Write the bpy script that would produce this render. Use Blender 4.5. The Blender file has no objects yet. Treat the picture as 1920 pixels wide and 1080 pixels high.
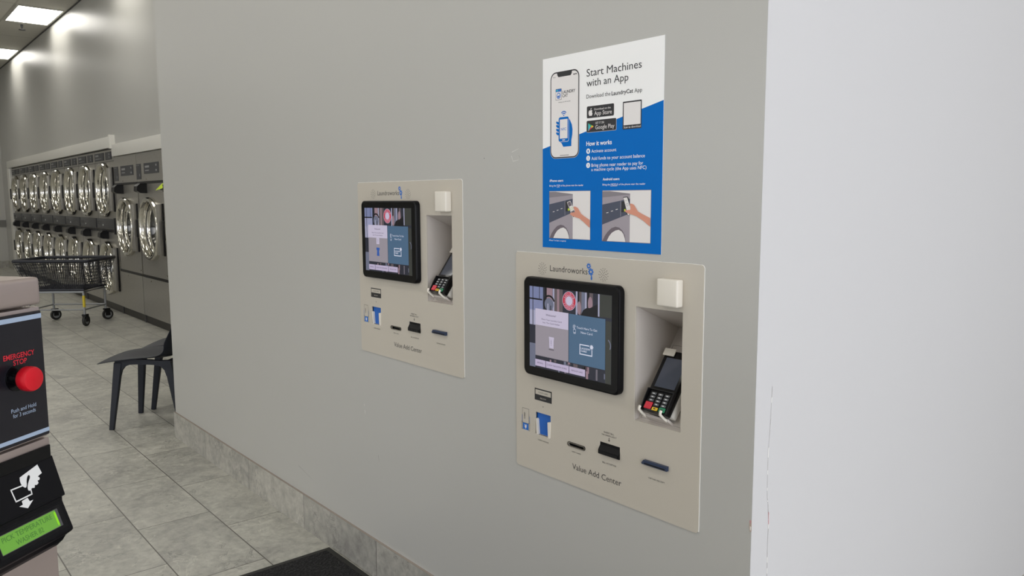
import bpy, bmesh, math, random
from math import sin, cos, pi, radians, atan2, hypot
from mathutils import Vector, Matrix
random.seed(7)
sc = bpy.context.scene
COL = sc.collection

def lin(c):
    c = c / 255.0
    return c / 12.92 if c <= 0.04045 else ((c + 0.055) / 1.055) ** 2.4
def rgb(r, g, b): return (lin(r), lin(g), lin(b), 1.0)

# ------------------------------------------------------------------ camera
cam_d = bpy.data.cameras.new('camera')
cam = bpy.data.objects.new('camera', cam_d); COL.objects.link(cam)
cam_d.sensor_width = 36.0; cam_d.lens = 27.39; cam_d.clip_start = 0.02; cam_d.clip_end = 100
_R = Vector((0.648372, 0.761312, -0.004190)); _U = Vector((-0.083767, 0.076808, 0.993521)); _F = Vector((-0.756701, 0.643820, -0.113573))
cam.matrix_world = Matrix(((_R.x, _U.x, -_F.x, 0.0), (_R.y, _U.y, -_F.y, -1.3975), (_R.z, _U.z, -_F.z, 1.395), (0, 0, 0, 1)))
sc.camera = cam

# ------------------------------------------------------------------ world, exposure
w = bpy.data.worlds.new('world'); sc.world = w; w.use_nodes = True
w.node_tree.nodes['Background'].inputs[0].default_value = (0.80, 0.86, 1.0, 1)
w.node_tree.nodes['Background'].inputs[1].default_value = 1.2
sc.view_settings.view_transform = 'Standard'; sc.view_settings.look = 'None'
sc.view_settings.gamma = 1.0; sc.view_settings.exposure = 0.0; sc.view_settings.use_curve_mapping = False
try:
    sc.cycles.use_denoising = True
    sc.cycles.max_bounces = 8; sc.cycles.diffuse_bounces = 4; sc.cycles.glossy_bounces = 4
    sc.cycles.sample_clamp_indirect = 4.0
    sc.cycles.caustics_reflective = False; sc.cycles.caustics_refractive = False
except Exception:
    pass

def area(name, loc, rot, sx, sy, power, col):
    d = bpy.data.lights.new(name, 'AREA'); d.shape = 'RECTANGLE'; d.size = sx; d.size_y = sy
    d.energy = power; d.color = col
    o = bpy.data.objects.new(name, d); o.location = loc; o.rotation_euler = rot; COL.objects.link(o)
    return o
# daylight through the storefront glass at the +x end of the room (light faces -x)
area('daylight_storefront', (3.75, -1.2, 1.75), (0, radians(90), 0), 3.1, 6.6, 195, (0.93, 0.945, 1.0))
# daylight through the side windows behind the camera (light faces +y)
area('daylight_side', (-4.0, -8.1, 1.8), (radians(90), 0, 0), 9.0, 2.4, 82, (1.0, 0.97, 0.93))
PANEL_STRENGTH = 7.8

# ------------------------------------------------------------------ materials
def principled(name, col, rough=0.5, metal=0.0, spec=0.5, emis=None, estr=0.0, coat=0.0):
    m = bpy.data.materials.new(name); m.use_nodes = True
    b = m.node_tree.nodes['Principled BSDF']
    b.inputs['Base Color'].default_value = col
    b.inputs['Roughness'].default_value = rough
    b.inputs['Metallic'].default_value = metal
    b.inputs['Specular IOR Level'].default_value = spec
    if coat: b.inputs['Coat Weight'].default_value = coat; b.inputs['Coat Roughness'].default_value = 0.06
    if emis:
        b.inputs['Emission Color'].default_value = emis; b.inputs['Emission Strength'].default_value = estr
    return m
def nt(m): return m.node_tree.nodes, m.node_tree.links, m.node_tree.nodes['Principled BSDF']
def obj_coord(n, l, scale=(1, 1, 1)):
    t = n.new('ShaderNodeTexCoord'); mp = n.new('ShaderNodeMapping'); mp.inputs['Scale'].default_value = scale
    l.new(t.outputs['Object'], mp.inputs['Vector']); return mp.outputs['Vector']
def noise(n, l, vec, scale, detail=3, rough=0.5, dist=0.0):
    t = n.new('ShaderNodeTexNoise'); t.inputs['Scale'].default_value = scale; t.inputs['Detail'].default_value = detail
    t.inputs['Roughness'].default_value = rough; t.inputs['Distortion'].default_value = dist
    l.new(vec, t.inputs['Vector']); return t.outputs['Fac']
def bump(n, l, b, fac, strength, dist=0.001):
    k = n.new('ShaderNodeBump'); k.inputs['Strength'].default_value = strength; k.inputs['Distance'].default_value = dist
    l.new(fac, k.inputs['Height']); l.new(k.outputs['Normal'], b.inputs['Normal'])
def ramp(n, l, fac, stops):
    r = n.new('ShaderNodeValToRGB'); e = r.color_ramp.elements
    e[0].position, e[0].color = stops[0]; e[1].position, e[1].color = stops[-1]
    for p, c in stops[1:-1]:
        x = e.new(p); x.color = c
    l.new(fac, r.inputs['Fac']); return r.outputs['Color']
def mth(n, l, op, a, b=None):
    k = n.new('ShaderNodeMath'); k.operation = op
    for i, v in enumerate((a, b)):
        if v is None: continue
        if isinstance(v, (int, float)): k.inputs[i].default_value = v
        else: l.new(v, k.inputs[i])
    return k.outputs[0]
def mixc(n, l, fac, a, b, mode='MIX'):
    k = n.new('ShaderNodeMix'); k.data_type = 'RGBA'; k.blend_type = mode
    for s, v in ((k.inputs[0], fac), (k.inputs[6], a), (k.inputs[7], b)):
        if isinstance(v, (int, float)): s.default_value = v
        elif isinstance(v, tuple): s.default_value = v
        else: l.new(v, s)
    return k.outputs[2]

def paint(name, col, rough, bumps=0.10, spec=0.5):
    m = principled(name, col, rough, spec=spec); n, l, b = nt(m)
    v = obj_coord(n, l)
    a = noise(n, l, v, 260, 2); c = noise(n, l, v, 14, 3)
    s = mth(n, l, 'ADD', mth(n, l, 'MULTIPLY', a, 0.5), mth(n, l, 'MULTIPLY', c, 1.5))
    bump(n, l, b, s, bumps, 0.0012)
    return m
M = {}
M['wall'] = paint('satin_grey_paint', rgb(188, 187, 182), 0.36, 0.10)
M['wall_light'] = paint('pale_grey_paint', rgb(197, 196, 196), 0.5, 0.12)
M['white_trim'] = principled('white_trim', rgb(225, 223, 216), 0.45)

def stone_nodes(n, l, uvec, key):
    # uvec: coordinate in metres; key: per-tile random vector
    add = n.new('ShaderNodeVectorMath'); add.operation = 'MULTIPLY_ADD'
    l.new(key, add.inputs[0]); add.inputs[1].default_value = (9, 9, 9); l.new(uvec, add.inputs[2])
    v = add.outputs[0]
    base = noise(n, l, v, 3.2, 6, 0.62, 0.8)
    col = ramp(n, l, base, [(0.30, rgb(150, 148, 143)), (0.5, rgb(184, 183, 174)), (0.70, rgb(208, 206, 196))])
    fine = noise(n, l, v, 26, 5, 0.7, 0.3)
    col = mixc(n, l, 0.36, col, ramp(n, l, fine, [(0.32, rgb(92, 89, 86)), (0.68, rgb(212, 210, 200))]))
    # light veins and dark hairlines
    vn = noise(n, l, v, 2.6, 5, 0.6, 2.2)
    vein = mth(n, l, 'LESS_THAN', mth(n, l, 'ABSOLUTE', mth(n, l, 'SUBTRACT', vn, 0.5)), 0.0065)
    msk = mth(n, l, 'GREATER_THAN', noise(n, l, v, 4.5, 2), 0.55)
    col = mixc(n, l, mth(n, l, 'MULTIPLY', mth(n, l, 'MULTIPLY', vein, msk), 0.55), col, rgb(215, 213, 202))
    vd = noise(n, l, v, 4.1, 6, 0.7, 1.4)
    dark = mth(n, l, 'LESS_THAN', mth(n, l, 'ABSOLUTE', mth(n, l, 'SUBTRACT', vd, 0.47)), 0.008)
    msk2 = mth(n, l, 'GREATER_THAN', noise(n, l, v, 6.0, 2), 0.54)
    col = mixc(n, l, mth(n, l, 'MULTIPLY', mth(n, l, 'MULTIPLY', dark, msk2), 0.5), col, rgb(112, 110, 106))
    return col, fine

def floor_material():
    m = principled('grey_stone_floor_tile', rgb(170, 170, 160), 0.38); n, l, b = nt(m)
    geo = n.new('ShaderNodeNewGeometry'); sp = n.new('ShaderNodeSeparateXYZ'); l.new(geo.outputs['Position'], sp.inputs[0])
    X, Y = sp.outputs[0], sp.outputs[1]
    ry = mth(n, l, 'DIVIDE', mth(n, l, 'ADD', Y, 0.250), 0.3048)
    row = mth(n, l, 'FLOOR', ry); fy = mth(n, l, 'FRACT', ry)
    xo = mth(n, l, 'ADD', X, 3.2557)
    xx = mth(n, l, 'DIVIDE', mth(n, l, 'SUBTRACT', xo, mth(n, l, 'MULTIPLY', row, 0.2032)), 0.6096)
    colm = mth(n, l, 'FLOOR', xx); fx = mth(n, l, 'FRACT', xx)
    ex = mth(n, l, 'MULTIPLY', mth(n, l, 'MINIMUM', fx, mth(n, l, 'SUBTRACT', 1.0, fx)), 0.6096)
    ey = mth(n, l, 'MULTIPLY', mth(n, l, 'MINIMUM', fy, mth(n, l, 'SUBTRACT', 1.0, fy)), 0.3048)
    d = mth(n, l, 'MINIMUM', mth(n, l, 'MULTIPLY', ex, 1.2), ey)
    g = mth(n, l, 'LESS_THAN', d, 0.0023)
    cb = n.new('ShaderNodeCombineXYZ'); l.new(row, cb.inputs[0]); l.new(colm, cb.inputs[1])
    wn = n.new('ShaderNodeTexWhiteNoise'); wn.noise_dimensions = '2D'; l.new(cb.outputs[0], wn.inputs['Vector'])
    col, fine = stone_nodes(n, l, geo.outputs['Position'], wn.outputs['Color'])
    tint = ramp(n, l, wn.outputs['Value'], [(0.0, (0.93, 0.93, 0.93, 1)), (1.0, (1.05, 1.05, 1.04, 1))])
    col = mixc(n, l, 1.0, col, tint, 'MULTIPLY')
    col = mixc(n, l, g, col, rgb(92, 88, 82))
    l.new(col, b.inputs['Base Color'])
    l.new(ramp(n, l, fine, [(0.3, (0.30,) * 3 + (1,)), (0.7, (0.46,) * 3 + (1,))]), b.inputs['Roughness'])
    bump(n, l, b, mth(n, l, 'SUBTRACT', mth(n, l, 'MULTIPLY', fine, 0.3), g), 0.35, 0.001)
    return m
M['floor'] = floor_material()
def base_material():
    m = principled('grey_stone_skirting_tile', rgb(160, 158, 152), 0.45); n, l, b = nt(m)
    geo = n.new('ShaderNodeNewGeometry'); sp = n.new('ShaderNodeSeparateXYZ'); l.new(geo.outputs['Position'], sp.inputs[0])
    xx = mth(n, l, 'DIVIDE', mth(n, l, 'ADD', sp.outputs[0], 4.203), 0.5985)
    cell = mth(n, l, 'FLOOR', xx); fx = mth(n, l, 'FRACT', xx)
    ex = mth(n, l, 'MULTIPLY', mth(n, l, 'MINIMUM', fx, mth(n, l, 'SUBTRACT', 1.0, fx)), 0.5985)
    g = mth(n, l, 'LESS_THAN', ex, 0.0016)
    cb = n.new('ShaderNodeCombineXYZ'); l.new(cell, cb.inputs[0])
    wn = n.new('ShaderNodeTexWhiteNoise'); wn.noise_dimensions = '2D'; l.new(cb.outputs[0], wn.inputs['Vector'])
    col, fine = stone_nodes(n, l, geo.outputs['Position'], wn.outputs['Color'])
    col = mixc(n, l, 1.0, col, mixc(n, l, wn.outputs['Value'], (0.78, 0.77, 0.77, 1), (0.92, 0.905, 0.90, 1)), 'MULTIPLY')
    col = mixc(n, l, g, col, rgb(95, 92, 88))
    l.new(col, b.inputs['Base Color']); bump(n, l, b, mth(n, l, 'SUBTRACT', fine, g), 0.25, 0.001)
    return m
M['base'] = base_material()
def ceiling_material():
    m = principled('ceiling_tile', rgb(205, 202, 192), 0.85); n, l, b = nt(m)
    geo = n.new('ShaderNodeNewGeometry'); sp = n.new('ShaderNodeSeparateXYZ'); l.new(geo.outputs['Position'], sp.inputs[0])
    def edge(o, off, per):
        f = mth(n, l, 'FRACT', mth(n, l, 'DIVIDE', mth(n, l, 'ADD', o, off), per))
        return mth(n, l, 'MULTIPLY', mth(n, l, 'MINIMUM', f, mth(n, l, 'SUBTRACT', 1.0, f)), per)
    d = mth(n, l, 'MINIMUM', edge(sp.outputs[0], 13.63 + 12.2, 1.22), edge(sp.outputs[1], -0.53 + 12.2, 0.61))
    g = mth(n, l, 'LESS_THAN', d, 0.012)
    fn = noise(n, l, geo.outputs['Position'], 90, 3)
    col = ramp(n, l, fn, [(0.35, rgb(196, 193, 184)), (0.65, rgb(212, 209, 200))])
    col = mixc(n, l, g, col, rgb(178, 175, 166)); l.new(col, b.inputs['Base Color'])
    bump(n, l, b, mth(n, l, 'SUBTRACT', fn, mth(n, l, 'MULTIPLY', g, 2.0)), 0.3, 0.003)
    return m
M['ceiling'] = ceiling_material()

def brushed(name, col, rough, sx=(1, 1, 60), k=0.15, met=1.0, bp=0.05):
    m = principled(name, col, rough, metal=met); n, l, b = nt(m)
    v = obj_coord(n, l, sx); f = noise(n, l, v, 14, 4)
    l.new(ramp(n, l, f, [(0.3, (rough - k * 0.5,) * 3 + (1,)), (0.7, (rough + k,) * 3 + (1,))]), b.inputs['Roughness'])
    if bp: bump(n, l, b, f, bp, 0.0005)
    return m
M['steel'] = brushed('brushed_stainless', rgb(172, 169, 162), 0.36, (1, 1, 6), 0.06, 0.72, 0.0)
M['steel_top'] = brushed('brushed_stainless_top', rgb(190, 176, 170), 0.38, (1, 40, 40), 0.06, 0.8, 0.015)
M['chrome'] = principled('polished_chrome', rgb(224, 221, 212), 0.12, metal=1.0)
M['chrome_soft'] = principled('satin_chrome', rgb(205, 198, 184), 0.22, metal=1.0)
M['panel_grey'] = principled('header_panel_grey', rgb(120, 119, 115), 0.45, metal=0.6)
M['label_dark'] = principled('dark_label', rgb(62, 63, 66), 0.5)
M['label_text'] = principled('faded_label_text', rgb(150, 150, 150), 0.5)
M['ctrl_dark'] = principled('dark_control_band', rgb(58, 58, 60), 0.35)
M['black'] = principled('black_plastic', rgb(15, 15, 17), 0.38, spec=0.35)
M['black_gloss'] = principled('gloss_black_plastic', rgb(7, 7, 9), 0.16, spec=0.3)
M['black_soft'] = principled('soft_black_plastic', rgb(11, 11, 14), 0.36, spec=0.18)
M['rubber'] = principled('black_rubber', rgb(34, 34, 32), 0.55)
M['void'] = principled('black_void', rgb(5, 5, 6), 0.8)
M['drum_glass'] = principled('dark_door_glass', rgb(26, 28, 30), 0.06, coat=1.0)
M['dark_grey'] = principled('dark_grey', rgb(70, 70, 72), 0.5)
M['kick'] = principled('kick_plate', rgb(52, 50, 47), 0.45, metal=0.4)
M['white_ink'] = principled('white_ink', rgb(214, 214, 212), 0.5)
M['paper'] = principled('white_poster_print', rgb(251, 251, 250), 0.45)
M['blue_ink'] = principled('blue_poster_print', rgb(0, 110, 198), 0.5, spec=0.12)
M['black_ink'] = principled('black_ink', rgb(34, 34, 36), 0.45)
M['grey_ink'] = principled('grey_ink', rgb(62, 60, 58), 0.6)
M['logo_blue'] = principled('logo_blue_ink', rgb(30, 110, 200), 0.5)
M['holder_blue'] = principled('card_holder_blue', rgb(20, 98, 190), 0.45)
M['orange_ink'] = principled('orange_ink', rgb(220, 110, 60), 0.5)
M['plate'] = paint('warm_grey_faceplate', rgb(199, 192, 179), 0.36, 0.05)
M['plate_line'] = principled('faceplate_overlay_line', rgb(182, 174, 161), 0.4)
M['niche'] = principled('warm_white_plastic', rgb(206, 199, 192), 0.42)
M['cream'] = principled('cream_plastic', rgb(232, 226, 214), 0.38)
M['caulk'] = principled('white_caulk', rgb(236, 234, 228), 0.7)
M['line_dark'] = principled('seam_line', rgb(128, 122, 115), 0.7)
M['navy_slot'] = principled('navy_plastic', rgb(40, 54, 82), 0.3)
M['red_key'] = principled('red_key', rgb(206, 40, 60), 0.35)
M['yellow_key'] = principled('yellow_key', rgb(232, 190, 40), 0.35)
M['green_key'] = principled('green_key', rgb(30, 125, 85), 0.35)
M['grey_key'] = principled('grey_key', rgb(84, 86, 90), 0.45)
M['term_screen'] = principled('dim_terminal_screen', rgb(44, 49, 60), 0.16, coat=0.4, emis=rgb(84, 90, 106), estr=0.16)
M['red_button'] = principled('red_button_plastic', rgb(190, 8, 28), 0.35)
M['red_text'] = principled('red_ink', rgb(190, 35, 48), 0.5)
M['pale_stripe'] = principled('pale_blue_stripe', rgb(150, 165, 185), 0.45)
M['panel_navy'] = principled('black_panel_film', rgb(22, 21, 27), 0.28)
M['chair'] = principled('dark_navy_plastic', rgb(36, 39, 47), 0.5, spec=0.35)
M['cart_black'] = principled('vinyl_coated_wire', rgb(30, 32, 42), 0.45)
M['cart_grey'] = principled('painted_grey_tube', rgb(152, 154, 156), 0.35, metal=0.3)
M['yellow_tape'] = principled('yellow_tape', rgb(220, 196, 50), 0.5)
M['lime'] = principled('lime_sticker', rgb(200, 225, 50), 0.5)
M['skin_print'] = principled('print_skin_tone', rgb(222, 152, 128), 0.5)
M['wash_grey'] = principled('print_light_grey', rgb(166, 158, 166), 0.5)
M['wash_grey2'] = principled('print_mid_grey', rgb(138, 132, 138), 0.5)
M['wash_ring'] = principled('print_ring_grey', rgb(112, 102, 110), 0.5)
M['wash_navy'] = principled('print_slate', rgb(74, 80, 98), 0.5)
M['off_white'] = principled('print_off_white', rgb(238, 234, 232), 0.5)
M['brown_caulk'] = principled('brown_sealant', rgb(156, 146, 136), 0.7)
M['light_frame'] = principled('white_light_frame', rgb(200, 198, 190), 0.6)
M['panel'] = principled('lit_diffuser', (0.9, 0.9, 0.85, 1), 0.6, emis=(1.0, 0.97, 0.90, 1), estr=PANEL_STRENGTH)
M['crack_pink'] = principled('pink_exposed_paper', rgb(205, 150, 155), 0.8)
M['print_cyan'] = principled('print_cyan', rgb(60, 190, 200), 0.5)
M['print_green'] = principled('print_green', rgb(60, 170, 90), 0.5)
M['tan'] = principled('exposed_plaster', rgb(190, 170, 155), 0.8)

def scr(name, r, g, b, k=0.80):
    c = rgb(r, g, b)
    return principled(name, (c[0] * 0.12, c[1] * 0.12, c[2] * 0.12, 1), 0.14, emis=c, estr=k)
for nm, c in dict(s_dark=(42, 44, 56), s_white=(198, 190, 212), s_grey=(152, 145, 154), s_blue=(76, 104, 132), s_btn=(190, 178, 206),
                  s_ink=(60, 55, 75), s_lite=(215, 218, 235), s_pane=(120, 128, 165), s_pane2=(165, 165, 190), s_red=(190, 45, 66),
                  s_pink=(150, 124, 134), s_brown=(96, 86, 90), s_black=(22, 22, 28), s_steel=(108, 112, 132), s_green=(58, 60, 56),
                  s_gear=(180, 190, 225), s_holder=(50, 90, 170), s_shadow=(110, 105, 115)).items():
    M[nm] = scr('screen_' + nm[2:], *c)

# ------------------------------------------------------------------ mesh helpers
class MB:
    """collects geometry of ONE object; several material slots allowed"""
    def __init__(s): s.v = []; s.f = []; s.m = []; s.mats = []; s.smooth = []
    def mi(s, mat):
        mat = M[mat] if isinstance(mat, str) else mat
        if mat not in s.mats: s.mats.append(mat)
        return s.mats.index(mat)
    def add(s, verts, faces, mat, smooth=False):
        o = len(s.v); s.v += [tuple(p) for p in verts]; k = s.mi(mat)
        for f in faces:
            s.f.append([i + o for i in f]); s.m.append(k); s.smooth.append(smooth)
    def box(s, x0, x1, y0, y1, z0, z1, mat, bev=0.0, T=None, seg=2):
        if bev > 0:
            bm = bmesh.new(); bmesh.ops.create_cube(bm, size=1.0)
            for v in bm.verts: v.co = Vector(((x0 + x1) / 2 + v.co.x * (x1 - x0), (y0 + y1) / 2 + v.co.y * (y1 - y0), (z0 + z1) / 2 + v.co.z * (z1 - z0)))
            bmesh.ops.bevel(bm, geom=list(bm.edges), offset=bev, segments=seg, profile=0.6, affect='EDGES')
            V = [v.co.copy() for v in bm.verts]; bm.verts.index_update(); F = [[v.index for v in f.verts] for f in bm.faces]; bm.free()
        else:
            V = [Vector(p) for p in ((x0, y0, z0), (x1, y0, z0), (x1, y1, z0), (x0, y1, z0), (x0, y0, z1), (x1, y0, z1), (x1, y1, z1), (x0, y1, z1))]
            F = [[0, 3, 2, 1], [4, 5, 6, 7], [0, 1, 5, 4], [1, 2, 6, 5], [2, 3, 7, 6], [3, 0, 4, 7]]
        if T: V = [T @ p for p in V]
        s.add(V, F, mat, bev > 0)
    def tube(s, pts, r, mat, n=10, closed=False, caps=True, r2=None):
        pts = [Vector(p) for p in pts]; N = len(pts); rings = []
        prev = None
        for i, p in enumerate(pts):
            a = pts[(i - 1) % N] if (closed or i > 0) else p
            b = pts[(i + 1) % N] if (closed or i < N - 1) else p
            t = (b - a).normalized()
            if prev is None:
                h = Vector((0, 0, 1)) if abs(t.z) < 0.9 else Vector((1, 0, 0))
                u = t.cross(h).normalized()
            else:
                u = (prev - t * prev.dot(t)).normalized()
            prev = u; w_ = t.cross(u)
            rr = r if r2 is None else r + (r2 - r) * i / max(1, N - 1)
            rings.append([p + (u * cos(2 * pi * k / n) + w_ * sin(2 * pi * k / n)) * rr for k in range(n)])
        V = [q for rg in rings for q in rg]; F = []
        for i in range(N if closed else N - 1):
            j = (i + 1) % N
            for k in range(n):
                F.append([i * n + k, i * n + (k + 1) % n, j * n + (k + 1) % n, j * n + k])
        if caps and not closed:
            F.append(list(range(n))[::-1]); F.append([(N - 1) * n + k for k in range(n)])
        s.add(V, F, mat, n > 4)
    def lathe(s, prof, mat, T, n=40, smooth=True):
        """prof: list of (radius, height) revolved about local +Z"""
        V = []; F = []
        for r, h in prof:
            for k in range(n):
                a = 2 * pi * k / n; V.append(T @ Vector((r * cos(a), r * sin(a), h)))
        for i in range(len(prof) - 1):
            for k in range(n):
                F.append([i * n + k, i * n + (k + 1) % n, (i + 1) * n + (k + 1) % n, (i + 1) * n + k])
        s.add(V, F, mat, smooth)
    def disc(s, r, h, mat, T, n=40):
        s.add([T @ Vector((r * cos(2 * pi * k / n), r * sin(2 * pi * k / n), h)) for k in range(n)], [list(range(n))], mat)
    def prism(s, pts, d0, d1, mat, T):
        """pts: 2D outline in local XY, extruded in local Z from d0 to d1"""
        n = len(pts)
        V = [T @ Vector((x, y, d0)) for x, y in pts] + [T @ Vector((x, y, d1)) for x, y in pts]
        F = [list(range(n))[::-1], [n + k for k in range(n)]] + [[k, (k + 1) % n, n + (k + 1) % n, n + k] for k in range(n)]
        s.add(V, F, mat)
    def build(s, name, parent=None, loc=None, rotz=0.0, fixn=False):
        me = bpy.data.meshes.new(name); me.from_pydata(s.v, [], s.f)
        for k in s.mats: me.materials.append(k)
        me.polygons.foreach_set('material_index', s.m); me.polygons.foreach_set('use_smooth', s.smooth)
        if fixn:
            bm = bmesh.new(); bm.from_mesh(me); bmesh.ops.recalc_face_normals(bm, faces=bm.faces); bm.to_mesh(me); bm.free()
        me.update(); me.validate()
        o = bpy.data.objects.new(name, me); COL.objects.link(o)
        if any(s.smooth):
            try: me.set_sharp_from_angle(angle=radians(40))
            except Exception: pass
        if parent: o.parent = parent
        if loc: o.location = loc
        o.rotation_euler[2] = rotz
        return o

def tag(o, label=None, cat=None, group=None, kind=None):
    if label: o['label'] = label
    if cat: o['category'] = cat
    if group: o['group'] = group
    if kind: o['kind'] = kind
    return o
def empty(name, loc, rz=0.0, label=None, cat=None, group=None):
    o = bpy.data.objects.new(name, None); COL.objects.link(o); o.location = loc; o.rotation_euler[2] = rz
    o.empty_display_size = 0.1
    return tag(o, label, cat, group)
def copy_tree(o, parent=None):
    c = o.copy(); COL.objects.link(c)
    if parent: c.parent = parent
    for ch in [x for x in COL.objects if x.parent == o]: copy_tree(ch, c)
    return c
def struct(name, mb, **k): return tag(mb.build(name, **k), kind='structure')

def curve_fill(splines, depth=0.0):
    """fill 2D outlines (holes by nesting) and return (verts, faces); depth extrudes +-"""
    cu = bpy.data.curves.new('c', 'CURVE'); cu.dimensions = '2D'; cu.fill_mode = 'BOTH'; cu.extrude = depth
    for pts in splines:
        sp = cu.splines.new('POLY'); sp.points.add(len(pts) - 1); sp.use_cyclic_u = True
        for i, (x, y) in enumerate(pts): sp.points[i].co = (x, y, 0, 1)
    o = bpy.data.objects.new('c', cu); COL.objects.link(o)
    bpy.context.view_layer.update()
    me = bpy.data.meshes.new_from_object(o.evaluated_get(bpy.context.evaluated_depsgraph_get()))
    V = [v.co.copy() for v in me.vertices]; F = [list(p.vertices) for p in me.polygons]
    bpy.data.objects.remove(o); bpy.data.curves.remove(cu); bpy.data.meshes.remove(me)
    return V, F
_tc = {}
def text_mesh(t, bold=False):
    if (t, bold) in _tc: return _tc[(t, bold)]
    cu = bpy.data.curves.new('t', 'FONT'); cu.body = t; cu.size = 1.0; cu.dimensions = '2D'; cu.resolution_u = 3
    if bold: cu.offset = 0.016
    o = bpy.data.objects.new('t', cu); COL.objects.link(o)
    bpy.context.view_layer.update()
    me = bpy.data.meshes.new_from_object(o.evaluated_get(bpy.context.evaluated_depsgraph_get()))
    V = [v.co.copy() for v in me.vertices]; F = [list(p.vertices) for p in me.polygons]
    bpy.data.objects.remove(o); bpy.data.curves.remove(cu); bpy.data.meshes.remove(me)
    _tc[(t, bold)] = (V, F); return V, F
_H = text_mesh('H')[0]; CAP = max(v.y for v in _H) - min(v.y for v in _H)

def rrect(u0, v0, u1, v1, r, n=6):
    P = []
    for cx, cy, a0 in ((u1 - r, v1 - r, 0), (u0 + r, v1 - r, 90), (u0 + r, v0 + r, 180), (u1 - r, v0 + r, 270)):
        for k in range(n + 1):
            a = radians(a0 + 90.0 * k / n); P.append((cx + r * cos(a), cy + r * sin(a)))
    return P
def circ(u, v, r, n=24, ry=None): return [(u + r * cos(2 * pi * k / n), v + (ry or r) * sin(2 * pi * k / n)) for k in range(n)]

class Board(MB):
    """flat print: local (u right, v down) in millimetres on a plane; layers stand 0.15 mm apart"""
    def __init__(s, O, U=Vector((1, 0, 0)), D=Vector((0, 0, -1)), lift=0.00015):
        super().__init__(); s.O = Vector(O); s.U = Vector(U).normalized(); s.D = Vector(D).normalized()
        s.N = s.D.cross(s.U).normalized()   # towards the viewer
        s.lift = lift
    def P(s, u, v, L=0): return s.O + s.U * (u / 1000) + s.D * (v / 1000) + s.N * (s.lift * L)
    def poly(s, pts, mat, L=1): s.add([s.P(u, v, L) for u, v in pts], [list(range(len(pts)))], mat)
    def fill(s, splines, mat, L=1):
        V, F = curve_fill(splines); s.add([s.P(q.x, q.y, L) for q in V], F, mat)
    def rect(s, u0, v0, u1, v1, mat, L=1, r=0):
        s.poly(rrect(u0, v0, u1, v1, r) if r else [(u0, v0), (u1, v0), (u1, v1), (u0, v1)], mat, L)
    def frame(s, u0, v0, u1, v1, t, mat, L=1):
        s.rect(u0, v0, u1, v0 + t, mat, L); s.rect(u0, v1 - t, u1, v1, mat, L)
        s.rect(u0, v0 + t, u0 + t, v1 - t, mat, L); s.rect(u1 - t, v0 + t, u1, v1 - t, mat, L)
    def ring(s, u, v, r1, r0, mat, L=1, a0=0, a1=360, n=32):
        V = []; F = []
        for k in range(n + 1):
            a = radians(a0 + (a1 - a0) * k / n); V += [s.P(u + r1 * cos(a), v - r1 * sin(a), L), s.P(u + r0 * cos(a), v - r0 * sin(a), L)]
        for k in range(n): F.append([2 * k, 2 * k + 1, 2 * k + 3, 2 * k + 2])
        s.add(V, F, mat)
    def text(s, t, u, v, wd, cap, mat, L=2, bold=False, rot=0.0):
        V, F = text_mesh(t, bold)
        if not V: return
        x0 = min(q.x for q in V); x1 = max(q.x for q in V)
        sx = wd / (x1 - x0); sy = cap / CAP; c_, s_ = cos(rot), sin(rot); W = []
        for q in V:
            a = (q.x - x0) * sx; b = q.y * sy
            W.append(s.P(u + a * c_ + b * s_, v + a * s_ - b * c_, L))   # rot: clockwise on the board
        s.add(W, F, mat)

# ------------------------------------------------------------------ room shell
WX0, WX1 = -4.720, -0.870          # ends of the kiosk wall
YB = 1.150                          # plane of the wall above the machines
H = 4.0
XL, XR, YF, YN = -19.35, 3.6, 5.2, -8.0
mb = MB(); mb.box(XL - 0.1, XR + 0.1, YN - 0.1, YF + 0.1, -0.1, 0.0, 'floor'); struct('floor', mb)
mb = MB(); mb.box(XL - 0.1, XR + 0.1, YN - 0.1, YF + 0.1, H, H + 0.1, 'ceiling'); struct('ceiling', mb)

K1O = (-1.6215, 1.2515); K2O = (-2.4850, 1.4535); KW, KH = 0.6200, 0.6020
def wall_grid(mb, x0, x1, z0, z1, holes, y, mat):
    xs = sorted({x0, x1} | {h[0] for h in holes} | {h[1] for h in holes}); zs = sorted({z0, z1} | {h[2] for h in holes} | {h[3] for h in holes})
    for i in range(len(xs) - 1):
        for j in range(len(zs) - 1):
            cx, cz = (xs[i] + xs[i + 1]) / 2, (zs[j] + zs[j + 1]) / 2
            if any(h[0] < cx < h[1] and h[2] < cz < h[3] for h in holes): continue
            mb.add([(xs[i], y, zs[j]), (xs[i + 1], y, zs[j]), (xs[i + 1], y, zs[j + 1]), (xs[i], y, zs[j + 1])], [[0, 1, 2, 3]], mat)
holes = [(ox + 0.020, ox + KW - 0.020, oz - KH + 0.020, oz - 0.020) for ox, oz in (K1O, K2O)]
mb = MB(); wall_grid(mb, WX0, WX1, 0, H, holes, 0.0, 'wall')
for hx0, hx1, hz0, hz1 in holes:      # reveals of the cut-outs
    for a, b in (((hx0, hz0), (hx1, hz0)), ((hx1, hz0), (hx1, hz1)), ((hx1, hz1), (hx0, hz1)), ((hx0, hz1), (hx0, hz0))):
        mb.add([(a[0], 0, a[1]), (b[0], 0, b[1]), (b[0], 0.22, b[1]), (a[0], 0.22, a[1])], [[0, 1, 2, 3]], 'tan')
    mb.add([(hx0, 0.22, hz0), (hx1, 0.22, hz0), (hx1, 0.22, hz1), (hx0, 0.22, hz1)], [[0, 1, 2, 3]], 'tan')
mb.add([(WX0, 0, 0), (WX0, 2.2, 0), (WX0, 2.2, H), (WX0, 0, H)], [[0, 1, 2, 3]], 'wall')
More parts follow.
